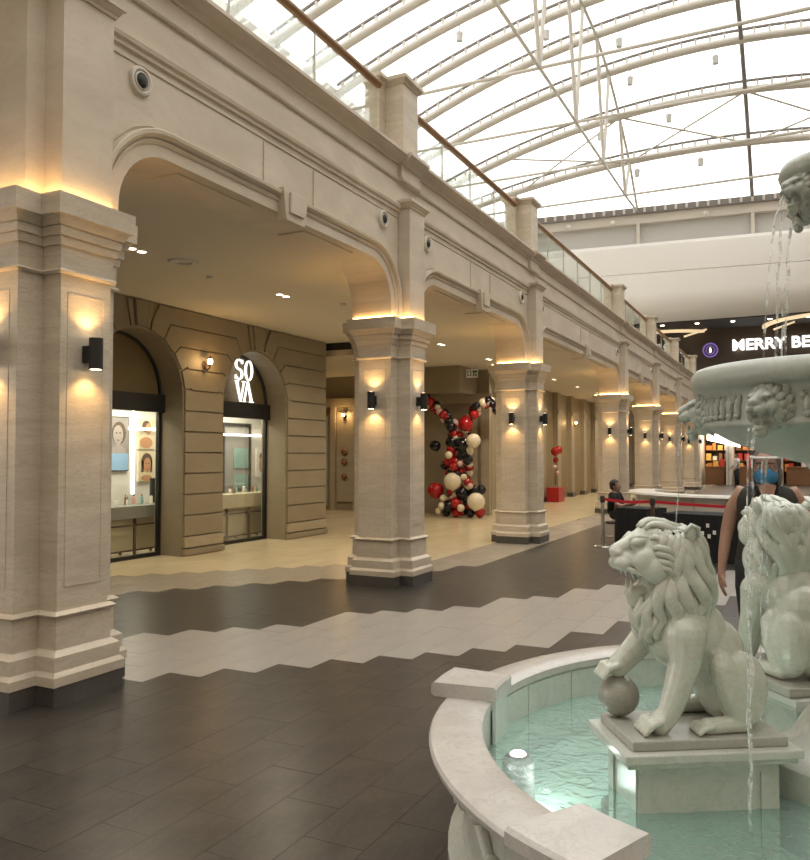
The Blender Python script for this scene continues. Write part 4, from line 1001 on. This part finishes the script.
def mask_mesh(m_):
    mb = MB(); lion_face(mb); lion_jaw(mb, Vector((0, 0, 0)), 1, -.012)
    mb.blob((-.06, 0, -.01), (.07, .120, .14))
    for y in (1, -1): mb.blob((-.01, .098 * y, .070), (.02, .026, .032))
    me = remesh(mb, .0055, 1, m_)
    lk_ = MB()
    for row, (r0, r1, xo, n) in enumerate(((.068, .128, .030, 15), (.092, .150, .0, 17))):
        for k in range(n):
            a = 2 * PI * (k + .5 * row) / n
            pts = []; nr = []; ws = []; hs = []
            for q in range(8):
                t_ = q / 7; r = r0 + (r1 - r0) * t_; aa = a + .45 * math.sin(t_ * 2.4) * (1 if math.cos(a) > 0 else -1)
                pts.append(Vector((xo - .055 * t_ + .02 * math.sin(PI * t_), r * math.cos(aa), -.01 + r * 1.08 * math.sin(aa)))); nr.append(Vector((1, .5 * math.cos(aa), .5 * math.sin(aa))))
                w_ = .024 * math.sin(PI * (.18 + .74 * t_)); ws.append(w_); hs.append(w_ * .75)
            lock_tube(lk_, pts, nr, ws, hs)
    lm = lk_.mesh('locks', m_, True)
    bm = bmesh.new(); bm.from_mesh(me); bm.from_mesh(lm); bm.to_mesh(me); bm.free(); smooth_mesh(me)
    return me
me_mask = mask_mesh('bowl_marble')
# masks on the bowl: directions measured from the fountain axis
camdir = math.atan2(-FC.y, -FC.x)
for k in range(6):
    a = camdir - R(27) + R(60) * k
    o = inst('lion_mask', me_mask, bowl, (.512 * math.cos(a), .512 * math.sin(a), 1.79), a); o.scale = (.66, .66, .66)
    # row of upright overlapping leaves between the masks
    b_ = MB()
    for q in range(7):
        aa = a + R(30) + R(4.9) * (q - 3); ln = .046 - .003 * abs(q - 3); rr = .505
        b_.blob((rr * math.cos(aa), rr * math.sin(aa), 1.782), (.016, .017, ln), (0, 0, aa), 12, 8)
        for sx in (-1, 1):
            ab = aa + sx * R(1.5)
            b_.blob((rr * math.cos(ab), rr * math.sin(ab), 1.812 - .02 * (q % 2)), (.017, .010, .020), (0, 0, ab), 10, 6)
        b_.blob(((rr + .006) * math.cos(aa), (rr + .006) * math.sin(aa), 1.748), (.014, .013, .013), None, 10, 6)
    b_.build('frieze_leaves', 'bowl_marble', bowl, True)
for k in range(4):
    a = camdir - R(46) + R(90) * k
    o = inst('lion_mask', me_mask, ub, (.175 * math.cos(a), .175 * math.sin(a), 2.655), a); o.scale = (.56, .56, .56)
# falling water: thin wobbling streams from the mouths
def stream(x, y, z0, z1, vx, vy, seed, r=.006):
    pts = []; rs = []; n = 26
    for q in range(n + 1):
        t_ = q / n; z = z0 + (z1 - z0) * t_; d = math.sqrt(t_)
        pts.append((x + vx * d + .008 * noise.noise(Vector((seed, t_ * 9, 0))), y + vy * d + .008 * noise.noise(Vector((seed, 3, t_ * 9))), z)); rs.append(max(.0025, r * (1 + .9 * noise.noise(Vector((seed, 7, t_ * 14))))))
    MB().tube(pts, rs, 6).build('water_stream', 'stream', fo, True)
for k in range(6):
    a = camdir - R(27) + R(60) * k; c, s_ = math.cos(a), math.sin(a); stream(.60 * c, .60 * s_, 1.70, ZWAT, .05 * c, .05 * s_, k * 3.1, .005 if k != 5 else .0028); k == 5 or stream(.60 * c + .02 * s_, .60 * s_ - .02 * c, 1.70, ZWAT, .03 * c, .03 * s_, k * 3.1 + 1, .004)
for k in range(4):
    a = camdir - R(46) + R(90) * k; c, s_ = math.cos(a), math.sin(a); stream(.245 * c, .245 * s_, 2.62, 1.80, .07 * c, .07 * s_, 40 + k * 2.2, .006); stream(.245 * c + .015 * s_, .245 * s_, 2.62, 1.80, .12 * c, .12 * s_, 60 + k * 2.2, .004)

# ================================================================== LIONS
def lion_mesh():
    # mane volumes first: the locks are laid on their surface
    mane = MB()
    for c, r in (((.045, 0, .635), (.100, .108, .125)), ((.025, 0, .52), (.105, .118, .15)), ((.085, 0, .48), (.092, .104, .135)), ((.142, 0, .42), (.062, .072, .115)), ((.10, 0, .712), (.082, .080, .055))): mane.blob(c, r, seg=24, ring=16)
    mane.mi = [0] * len(mane.f)
    base = remesh(mane, .012, 4, 'lion_marble')
    tree = BVHTree.FromPolygons([v.co.copy() for v in base.vertices], [tuple(p.vertices) for p in base.polygons])
    mb = MB(); mb.v = [tuple(v.co) for v in base.vertices]; mb.f = [tuple(p.vertices) for p in base.polygons]; mb.mi = [0] * len(mb.f)
    lk_ = MB()
    def lock(az, z0, z1, twist, r, ph, side, ax=.06):
        pts = []; nr = []; ws = []; hs = []; n = 14
        for q in range(n):
            t_ = q / (n - 1); a = az + twist * t_ + R(11) * math.sin(t_ * 5.6 + ph); z = z0 + (z1 - z0) * t_
            d = Vector((math.cos(a), side * math.sin(a), 0)); org = Vector((ax, 0, min(z, .755)))
            if z > .745:       # crown: aim upwards
                k_ = min((z - .745) / .06, 1); d = (d * (1 - k_ * .75) + Vector((0, 0, 1)) * k_).normalized(); org = Vector((ax + .02, 0, .68))
            h = tree.ray_cast(org + d * .6, -d, .6)
            if h[0] is None: continue
            w_ = r * math.sin(PI * (.14 + .82 * t_)) ** .8
            pts.append(h[0] + h[1] * .008 * math.sin(PI * t_ * .9)); nr.append(h[1]); ws.append(w_); hs.append(w_ * .85)
        if len(pts) > 4: lock_tube(lk_, pts, nr, ws, hs)
    for side in (1, -1):
        for i, az in enumerate(range(44, 190, 24)): lock(R(az), .62, .375, R(12), .029, i * .9 + 1.0, side)
        for i, az in enumerate(range(66, 190, 27)): lock(R(az), .50, .325, R(8), .026, i * .9, side)
        for i, az in enumerate(range(52, 190, 23)): lock(R(az), .725, .465, R(20), .028, i * .8 + .5, side)
        for i, az in enumerate(range(34, 190, 22)): lock(R(az), .785, .565, R(16), .025, i * .8, side)
        for i, az in enumerate((4, 22, 40)): lock(R(az), .50, .335, R(-4), .021, i * 1.1, side, .08); lock(R(az + 9), .43, .29, R(3), .020, i * .9, side, .08)
    FO = Vector((.135, 0, .660))
    lion_face(mb, FO, 1.06); lion_jaw(mb, FO, 1.0, .010)
    for y in (1, -1):
        mb.blob((.035, .108 * y, .732), (.028, .016, .032), (R(-20 * y), 0, 0))
        lk_.tube([(.008, .112 * y, .722), (.010, .124 * y, .755), (.036, .122 * y, .768), (.062, .114 * y, .738)], .009, 8)
        for k, z in enumerate((.672, .648, .622, .598)): lock_tube(lk_, [Vector((.175 - .004 * k, .066 * y, z)), Vector((.150, .094 * y, z + .010)), Vector((.120, .108 * y, z + .004)), Vector((.095, .112 * y, z - .022))], [Vector((.5, y, 0))] * 4, [.006, .013, .013, .005], [.006, .011, .011, .005])   # cheek ruffs
        lk_.tube([FO + Vector((.035, .052 * y, .052)), FO + Vector((.075, .050 * y, .060)), FO + Vector((.105, .030 * y, .045))], [.007, .012, .007], 8)       # brow ridge
        lk_.blob(FO + Vector((.083, .047 * y, .027)), (.013, .010, .010)); lk_.tube([FO + Vector((.062, .058 * y, .018)), FO + Vector((.085, .056 * y, .014)), FO + Vector((.102, .044 * y, .020))], .0045, 6)
        lk_.tube([FO + Vector((.145, .030 * y, -.045)), FO + Vector((.105, .056 * y, -.068)), FO + Vector((.06, .068 * y, -.082)), FO + Vector((.045, .062 * y, -.12))], [.006, .011, .011, .006], 8)   # lip
    mb.blob((.135, 0, .725), (.075, .062, .040))
    tree2 = BVHTree.FromPolygons([Vector(p) for p in mb.v], mb.f)
    for i, y0 in enumerate((-.072, -.045, -.016, .016, .045, .072)):      # forelock and crown, combed backwards
        pts = []; nr = []; ws = []; hs = []
        for q in range(10):
            t_ = q / 9; x = .198 - .165 * t_ - abs(y0) * .35 * (1 - t_); y = y0 * (1 + .25 * t_) + .008 * math.sin(t_ * 6 + i)
            h = tree2.ray_cast(Vector((x, y, 1)), Vector((0, 0, -1)), .6)
            if h[0] is None: continue
            w_ = .0165 * math.sin(PI * (.15 + .75 * t_)); pts.append(h[0] + Vector((0, 0, .004 + .010 * math.sin(PI * min(1, t_ * 1.6))))); nr.append(h[1]); ws.append(w_); hs.append(w_ * .85)
        lock_tube(lk_, pts, nr, ws, hs)
    # trunk
    for c, r in (((-.15, 0, .15), (.118, .120, .145)), ((-.10, 0, .26), (.122, .108, .145)), ((-.03, 0, .34), (.12, .108, .14)), ((.055, 0, .36), (.115, .112, .15))): mb.blob(c, r)
    for y in (1, -1):   # hind legs
        mb.blob((-.165, .098 * y, .150), (.098, .060, .142)); mb.blob((-.095, .112 * y, .205), (.055, .045, .095), (0, .35, 0))
        mb.limb([((-.075, .118 * y, .235), .042), ((-.095, .124 * y, .14), .040), ((-.14, .120 * y, .045), .034)])
        mb.limb([((-.15, .120 * y, .034), .034), ((-.07, .124 * y, .030), .031), ((-.015, .126 * y, .028), .032)])
        for k in range(4): mb.limb([((-.02, (.126 + .020 * (k - 1.5)) * y, .034), .011), ((.014, (.126 + .024 * (k - 1.5)) * y, .030), .0125), ((.032, (.126 + .024 * (k - 1.5)) * y, .013), .0105)], 8)
    # left foreleg, straight
    mb.blob((.045, .085, .355), (.085, .055, .125), (0, -.15, 0))
    mb.limb([((.05, .098, .36), .072), ((.062, .106, .25), .059), ((.095, .108, .15), .050), ((.128, .106, .07), .043), ((.160, .104, .038), .045)])
    for k in range(4): mb.limb([((.165, .104 + .024 * (k - 1.5), .054), .014), ((.205, .104 + .029 * (k - 1.5), .044), .0155), ((.230, .104 + .029 * (k - 1.5), .016), .0125)], 8)
    # right foreleg, raised on the ball
    mb.blob((.06, -.085, .36), (.085, .055, .115), (0, -.3, 0))
    mb.limb([((.075, -.095, .36), .068), ((.140, -.104, .292), .056), ((.200, -.104, .232), .046), ((.240, -.102, .196), .043)])
    for k in range(4): mb.limb([((.245, -.102 + .023 * (k - 1.5), .206), .014), ((.288, -.102 + .028 * (k - 1.5), .196), .015), ((.312, -.102 + .028 * (k - 1.5), .164), .012)], 8)
    # tail along the base
    mb.limb([((-.25, 0, .05), .022), ((-.26, -.08, .03), .022), ((-.20, -.17, .025), .022), ((-.10, -.19, .025), .026)])
    return remesh(mb, .0048, 5, 'lion_marble'), lk_.mesh('mane', 'lion_marble', True)
me_lion, me_mane = lion_mesh()
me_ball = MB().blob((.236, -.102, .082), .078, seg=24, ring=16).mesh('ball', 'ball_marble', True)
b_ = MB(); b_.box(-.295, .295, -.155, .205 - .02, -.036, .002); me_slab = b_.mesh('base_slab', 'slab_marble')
def lion(label, x, y, ang, zt):
    t = thing('lion_statue', label, 'statue', (x, y, zt), ang, 'seated marble lions of the fountain')
    inst('lion_body', me_lion, t); inst('mane', me_mane, t); inst('ball', me_ball, t)
    o = inst('base_slab', me_slab, t); md = o.modifiers.new('bevel', 'BEVEL'); md.width = .006; md.segments = 2
    # pedestal standing in the pool
    p = thing('statue_pedestal', 'square pale marble pedestal in the water under %s' % ('the near lion' if 'ball' in label and 'left' in label else 'a lion seen from behind'), 'pedestal', (x, y, .112), ang, 'lion pedestals in the pool')
    H_ = zt - .036 - .112
    MB().box(-.335, .335, -.19, .22, H_ - .035, H_).build('cap_slab', 'fountain_marble', p, bevel=.006); MB().box(-.32, .32, -.175, .205, H_ - .055, H_ - .035).build('cap_molding', 'fountain_marble', p, bevel=.005)
    MB().box(-.265, .265, -.125, .155, 0, H_ - .055).build('body', 'fountain_marble', p)
    for (a, c, d, e, ax) in ((-.265, -.20, 0, 0, 'y'), (.20, .265, 0, 0, 'y')):
        MB().box(a, c, .155, .163, 0, H_ - .055).build('corner_strip', 'fountain_marble', p); MB().box(a, c, -.133, -.125, 0, H_ - .055).build('corner_strip', 'fountain_marble', p)
    MB().box(-.20, .20, .155, .163, H_ - .095, H_ - .055).build('top_strip', 'fountain_marble', p)
    for c, d in ((-.125, -.075), (.105, .155)):
        MB().box(-.273, -.265, c, d, 0, H_ - .055).build('corner_strip', 'fountain_marble', p); MB().box(.265, .273, c, d, 0, H_ - .055).build('corner_strip', 'fountain_marble', p)
    return t
ZL = .575
lion('seated marble lion facing left with its paw on a ball, nearest the viewer', -.40, 3.27, R(212), ZL)
l2 = lion('seated marble lion seen from behind at the right edge', -.065, 4.28, R(128), ZL); l2.scale = (1.02, 1.22, 1.05); l2.location.z += .004
d_ = pool_lamp('bright underwater lamp near the left rim of the fountain pool', -1.114, 3.362, 1.5, .034, .314)
pool_lamp('bright underwater lamp beside the near lion pedestal', -.70, 3.42, 1.6, .03, .19)

# ================================================================== PEOPLE
def skin_mesh(verts, edges, m_, sub=2):
    me = bpy.data.meshes.new('b'); me.from_pydata([v[0] for v in verts], edges, []); me.materials.append(M[m_])
    me.update()
    o = bpy.data.objects.new('b', me); COL.objects.link(o)
    md = o.modifiers.new('skin', 'SKIN'); md.use_smooth_shade = True
    sv = me.skin_vertices[0].data
    for i, v in enumerate(verts):
        r = v[1]; sv[i].radius = (r, r) if isinstance(r, (int, float)) else r
        sv[i].use_root = (i == 0)
    s_ = o.modifiers.new('sub', 'SUBSURF'); s_.levels = sub; s_.render_levels = sub
    dg = bpy.context.evaluated_depsgraph_get(); dg.update(); out = bpy.data.meshes.new_from_object(o.evaluated_get(dg)); bpy.data.objects.remove(o)
    if not out.materials: out.materials.append(M[m_])
    return out
def chain(V, Eg, start, pts):
    p = start
    for q in pts:
        V.append(q); Eg.append((p, len(V) - 1)); p = len(V) - 1
    return p
def hand(V, Eg, wrist, w, d, s, out):
    """w: wrist point, d: finger direction, s: across the palm (towards the thumb), out: palm normal"""
    w, d, s, out = Vector(w), Vector(d).normalized(), Vector(s).normalized(), Vector(out).normalized()
    palm = chain(V, Eg, wrist, [(w + d * .045, (.030, .018)), (w + d * .085, (.034, .016))])
    for k, l in enumerate((.068, .076, .072, .056)):
        a = s * (.026 - .0175 * k)
        chain(V, Eg, palm, [(w + d * .098 + a, .0085), (w + d * (.098 + l * .5) + a + out * .010, .0080), (w + d * (.098 + l) + a + out * .030, .0068)])
    chain(V, Eg, palm - 1, [(w + d * .055 + s * .038, .0105), (w + d * .085 + s * .052 + out * .008, .009), (w + d * .110 + s * .052 + out * .016, .0075)])
def head_mesh(m_, s=1.0):
    mb = MB(); mb.blob((0, .0, .115), (.074, .092, .112), seg=24, ring=16); mb.blob((0, -.022, .055), (.055, .066, .060)); mb.blob((0, -.055, .025), (.026, .026, .022))
    mb.limb([((0, -.088, .118), .010), ((0, -.104, .085), .015), ((0, -.094, .078), .018)]); mb.limb([((0, .02, .0), .055), ((0, .025, .06), .055)])
    for x in (1, -1): mb.blob((.036 * x, -.073, .128), (.022, .014, .010)); mb.blob((.034 * x, -.066, .088), (.022, .018, .020)); mb.blob((.076 * x, .012, .105), (.010, .020, .030))
    mb.blob((0, -.083, .052), (.024, .012, .006)); mb.blob((0, -.081, .043), (.021, .012, .007))
    return remesh(mb, .006, 3, m_)
# woman behind the fountain
PW = Vector((-.20, 5.78, .0))
wo = thing('person', 'woman in a dark sleeveless top with a blue face mask standing behind the fountain', 'person', PW, R(3)); wo.scale = (1.02, 1.02, 1.02)
V = [((0, 0, .93), (.15, .11))]; Eg = []
sp = chain(V, Eg, 0, [((0, 0, 1.08), (.13, .095)), ((0, .01, 1.24), (.15, .10)), ((0, .015, 1.34), (.12, .08)), ((0, .015, 1.40), .055), ((0, .005, 1.46), .052)])
chest = 2
for sx in (1, -1):
    wq = chain(V, Eg, chest, [((.155 * sx, .015, 1.325), .062), ((.215 * sx, .03, 1.20), .050), ((.245 * sx, .035, 1.06), .044), ((.262 * sx, -.005, .94), .038), ((.275 * sx, -.03, .83), .027)])
    hand(V, Eg, wq, (.275 * sx, -.03, .83), (.05 * sx, -.03, -1), (-.3 * sx, -1, 0), (-1 * sx, .2, 0))
    chain(V, Eg, 0, [((.085 * sx, 0, .82), (.095, .10)), ((.09 * sx, 0, .50), .065), ((.09 * sx, .02, .28), .055), ((.09 * sx, .03, .08), .038), ((.09 * sx, -.10, .035), .036)])
inst('body', skin_mesh(V, Eg, 'skin'), wo)
mb = MB().loft([(0, 0, .72, .20, .15), (0, 0, .86, .205, .155), (0, 0, 1.0, .175, .13), (0, 0, 1.12, .165, .122), (0, -.005, 1.24, .19, .134), (0, .005, 1.33, .19, .112), (0, .012, 1.385, .15, .085)], 28)
top_me = eval_mesh(mb.mesh('top', 'dress'), [('SUBSURF', dict(levels=1, render_levels=1))]); smooth_mesh(top_me); inst('sleeveless_top', top_me, wo)
mb = MB().prism_y([(-.052, 1.375), (.0, 1.20), (.052, 1.375), (.0, 1.40)], -.135, -.10); mb.build('neckline_skin', 'skin', wo)
mb = MB()
for sx in (1, -1): mb.loft([(.09 * sx, .02, .06, .062, .07), (.09 * sx, .015, .3, .075, .085), (.09 * sx, 0, .52, .085, .09), (.092 * sx, 0, .72, .105, .115), (.085 * sx, 0, .90, .11, .13)], 16)
mb.build('trousers', 'trousers', wo, True)
for sx in (1, -1): MB().loft([(.09 * sx, -.04, 0, .05, .125), (.09 * sx, -.04, .03, .05, .125), (.09 * sx, -.02, .06, .045, .10), (.09 * sx, .02, .09, .04, .05)], 16).build('shoe', 'black', wo, True)
hd = inst('head', head_mesh('skin'), wo, (0, -.005, 1.39)); hd.rotation_euler = (R(4), 0, R(-6))
mb = MB(); mb.blob((0, .022, .135), (.088, .092, .110), seg=20, ring=14); mb.blob((-.055, .03, .05), (.04, .065, .08)); mb.blob((.055, .03, .05), (.04, .065, .08)); mb.blob((0, .06, .03), (.06, .05, .07))
hair = remesh(mb, .008, 3, 'hair_grey')
# keep hair off the face
bmh = bmesh.new(); bmh.from_mesh(hair)
bmesh.ops.delete(bmh, geom=[v for v in bmh.verts if v.co.y < -.045 and v.co.z < .185], context='VERTS'); bmh.to_mesh(hair); bmh.free()
inst('hair', hair, hd)
mk = MB(); rings = []
for k in range(9):
    u = k / 8; z = .005 + .098 * u; wd_ = .058 + .016 * math.sin(PI * u); dp = .108 + .014 * math.sin(PI * min(1, u * 1.05))
    rings.append([(wd_ * math.sin(a), .0 - dp * math.cos(a) + .004, z) for a in [R(-78 + 156 * q / 12) for q in range(13)]])
v = [p for r_ in rings for p in r_]; f = [(k * 13 + q, k * 13 + q + 1, (k + 1) * 13 + q + 1, (k + 1) * 13 + q) for k in range(8) for q in range(12)]
mk.add(v, f); mo = mk.build('face_mask', 'mask_blue', hd, True); md = mo.modifiers.new('solid', 'SOLIDIFY'); md.thickness = .003
for sx in (1, -1):
    MB().blob((.032 * sx, -.079, .113), (.013, .008, .007)).build('eye', 'eye_white', hd, True); MB().blob((.032 * sx, -.0855, .113), (.0055, .003, .0055)).build('iris', 'eye_dark', hd, True)
    MB().tube([(.018 * sx, -.086, .136), (.035 * sx, -.086, .141), (.052 * sx, -.076, .134)], .004, 6).build('eyebrow', 'hair_black', hd)
    MB().tube([(.06 * sx, -.05, .085), (.078 * sx, .01, .1)], .002, 6).build('mask_loop', 'white_paint', hd)
MB().tube([(.090 * math.sin(a), -.104 * math.cos(a), .172) for a in [R(-100 + 200 * q / 20) for q in range(21)]], .008, 8).build('shield_band', 'white_paint', hd, True)
v = []; f = []
for k, z in enumerate((-.03, .175)): v += [(.098 * math.sin(a), -.130 * math.cos(a), z) for a in [R(-85 + 170 * q / 16) for q in range(17)]]
MB().add(v, [(q, q + 1, 18 + q, 17 + q) for q in range(16)]).build('face_shield', 'shield', hd, True)
MB().tube([(-.07, -.085, 1.38), (-.05, -.135, 1.25), (-.01, -.15, 1.08), (.03, -.145, 1.25), (.06, -.085, 1.38)], .006, 6).build('lanyard', 'black', wo)
# seated man behind the black table
mn = thing('person', 'man with short dark hair in a black shirt sitting behind the red belt', 'person', (-3.28, 16.0, 0), R(-62) + PI)
mn.rotation_euler = (0, 0, R(80))
V = [((0, 0, .46), (.14, .12))]; Eg = []
chain(V, Eg, 0, [((0, .02, .60), (.13, .10)), ((0, .02, .76), (.16, .10)), ((0, .01, .84), (.11, .07)), ((0, .0, .90), .05), ((0, -.01, .95), .05)])
for sx in (1, -1):
    wq = chain(V, Eg, 2, [((.17 * sx, .0, .82), .060), ((.21 * sx, -.06, .69), .045), ((.20 * sx, -.20, .62), .040), ((.15 * sx, -.36, .68), .030)])
    hand(V, Eg, wq, (.15 * sx, -.36, .68), (-.1 * sx, -1, .3), (-1 * sx, 0, .2), (0, -.2, -1))
    chain(V, Eg, 0, [((.09 * sx, -.12, .46), .085), ((.11 * sx, -.42, .46), .062), ((.11 * sx, -.44, .25), .052), ((.11 * sx, -.42, .07), .036), ((.11 * sx, -.52, .035), .036)])
inst('body', skin_mesh(V, Eg, 'skin_dark'), mn)
smh = eval_mesh(MB().loft([(0, .01, .42, .18, .15), (0, .02, .56, .17, .13), (0, .02, .72, .20, .13), (0, .01, .82, .19, .105), (0, .0, .875, .10, .07)], 24).mesh('shirt', 'black_cloth'), [('SUBSURF', dict(levels=1, render_levels=1))]); smooth_mesh(smh); inst('shirt', smh, mn)
for sx in (1, -1): MB().limb([((.16 * sx, .0, .82), .075), ((.205 * sx, -.05, .71), .060)]).build('sleeve', 'black_cloth', mn, True)
for sx in (1, -1): MB().limb([((.09 * sx, -.02, .46), .11), ((.11 * sx, -.42, .47), .075), ((.11 * sx, -.43, .10), .058)]).build('trouser_leg', 'trousers', mn, True)
hd = inst('head', head_mesh('skin_dark'), mn, (0, -.02, .895)); hd.rotation_euler = (R(-6), 0, 0)
mb = MB(); mb.blob((0, .018, .150), (.090, .104, .098), seg=20, ring=14); mb.blob((0, .05, .10), (.080, .070, .07)); hair = remesh(mb, .008, 2, 'hair_black')
bmh = bmesh.new(); bmh.from_mesh(hair); bmesh.ops.delete(bmh, geom=[v for v in bmh.verts if v.co.y < -.035 and v.co.z < .175], context='VERTS'); bmh.to_mesh(hair); bmh.free(); inst('hair', hair, hd)
for sx in (1, -1): MB().blob((.032 * sx, -.079, .113), (.013, .008, .007)).build('eye', 'eye_white', hd, True)
ch = thing('stool', 'low round stool under the seated man', 'stool', (-3.28, 16.0, 0)); MB().lathe([(0, .31), (.19, .31), (.20, .29), (.19, .27), (0, .27)], 24).build('seat', 'black', ch, 40); MB().lathe([(.03, .0), (.03, .27), (0, .27)], 12).build('post', 'chrome', ch); MB().lathe([(0, 0), (.18, 0), (.18, .02), (0, .03)], 20).build('base', 'chrome', ch, 40)
# two customers in front of the far shops
def far_person(label, x, y, shirt, rz):
    t = thing('person', label, 'person', (x, y, 0), rz)
    V = [((0, 0, .95), (.15, .11))]; Eg = []
    chain(V, Eg, 0, [((0, 0, 1.15), (.15, .10)), ((0, 0, 1.36), (.16, .10)), ((0, 0, 1.47), .06), ((0, 0, 1.55), .055)])
    for sx in (1, -1):
        wq = chain(V, Eg, 2, [((.18 * sx, 0, 1.40), .06), ((.24 * sx, 0, 1.15), .045), ((.24 * sx, -.15, .98), .035)]); hand(V, Eg, wq, (.24 * sx, -.15, .98), (0, -.8, -.5), (-sx, 0, 0), (0, 0, -1))
        chain(V, Eg, 0, [((.09 * sx, 0, .85), .09), ((.10 * sx, 0, .48), .065), ((.10 * sx, .02, .07), .04), ((.10 * sx, -.1, .035), .038)])
    inst('body', skin_mesh(V, Eg, 'skin', 1), t)
    MB().loft([(0, 0, .86, .19, .14), (0, 0, 1.1, .18, .13), (0, 0, 1.32, .20, .13), (0, 0, 1.44, .16, .10), (0, 0, 1.48, .07, .06)], 20).build('shirt', shirt, t, True)
    for sx in (1, -1): MB().limb([((.09 * sx, 0, .9), .11), ((.10 * sx, 0, .5), .085), ((.10 * sx, .02, .08), .065)]).build('trouser_leg', 'trousers', t, True); MB().limb([((.17 * sx, 0, 1.40), .08), ((.23 * sx, 0, 1.2), .065)]).build('sleeve', shirt, t, True)
    h = inst('head', head_mesh('skin_dark'), t, (0, -.005, 1.48)); MB().blob((0, .02, .15), (.082, .09, .085)).build('hair', 'hair_black', h, True)
far_person('distant customer in a white shirt in front of the narrow shop', -2.95, 44.6, 'shirt_white', R(-60))
far_person('distant person in black with a pale badge in front of the right-hand shop', 1.05, 44.2, 'black_cloth', R(15))
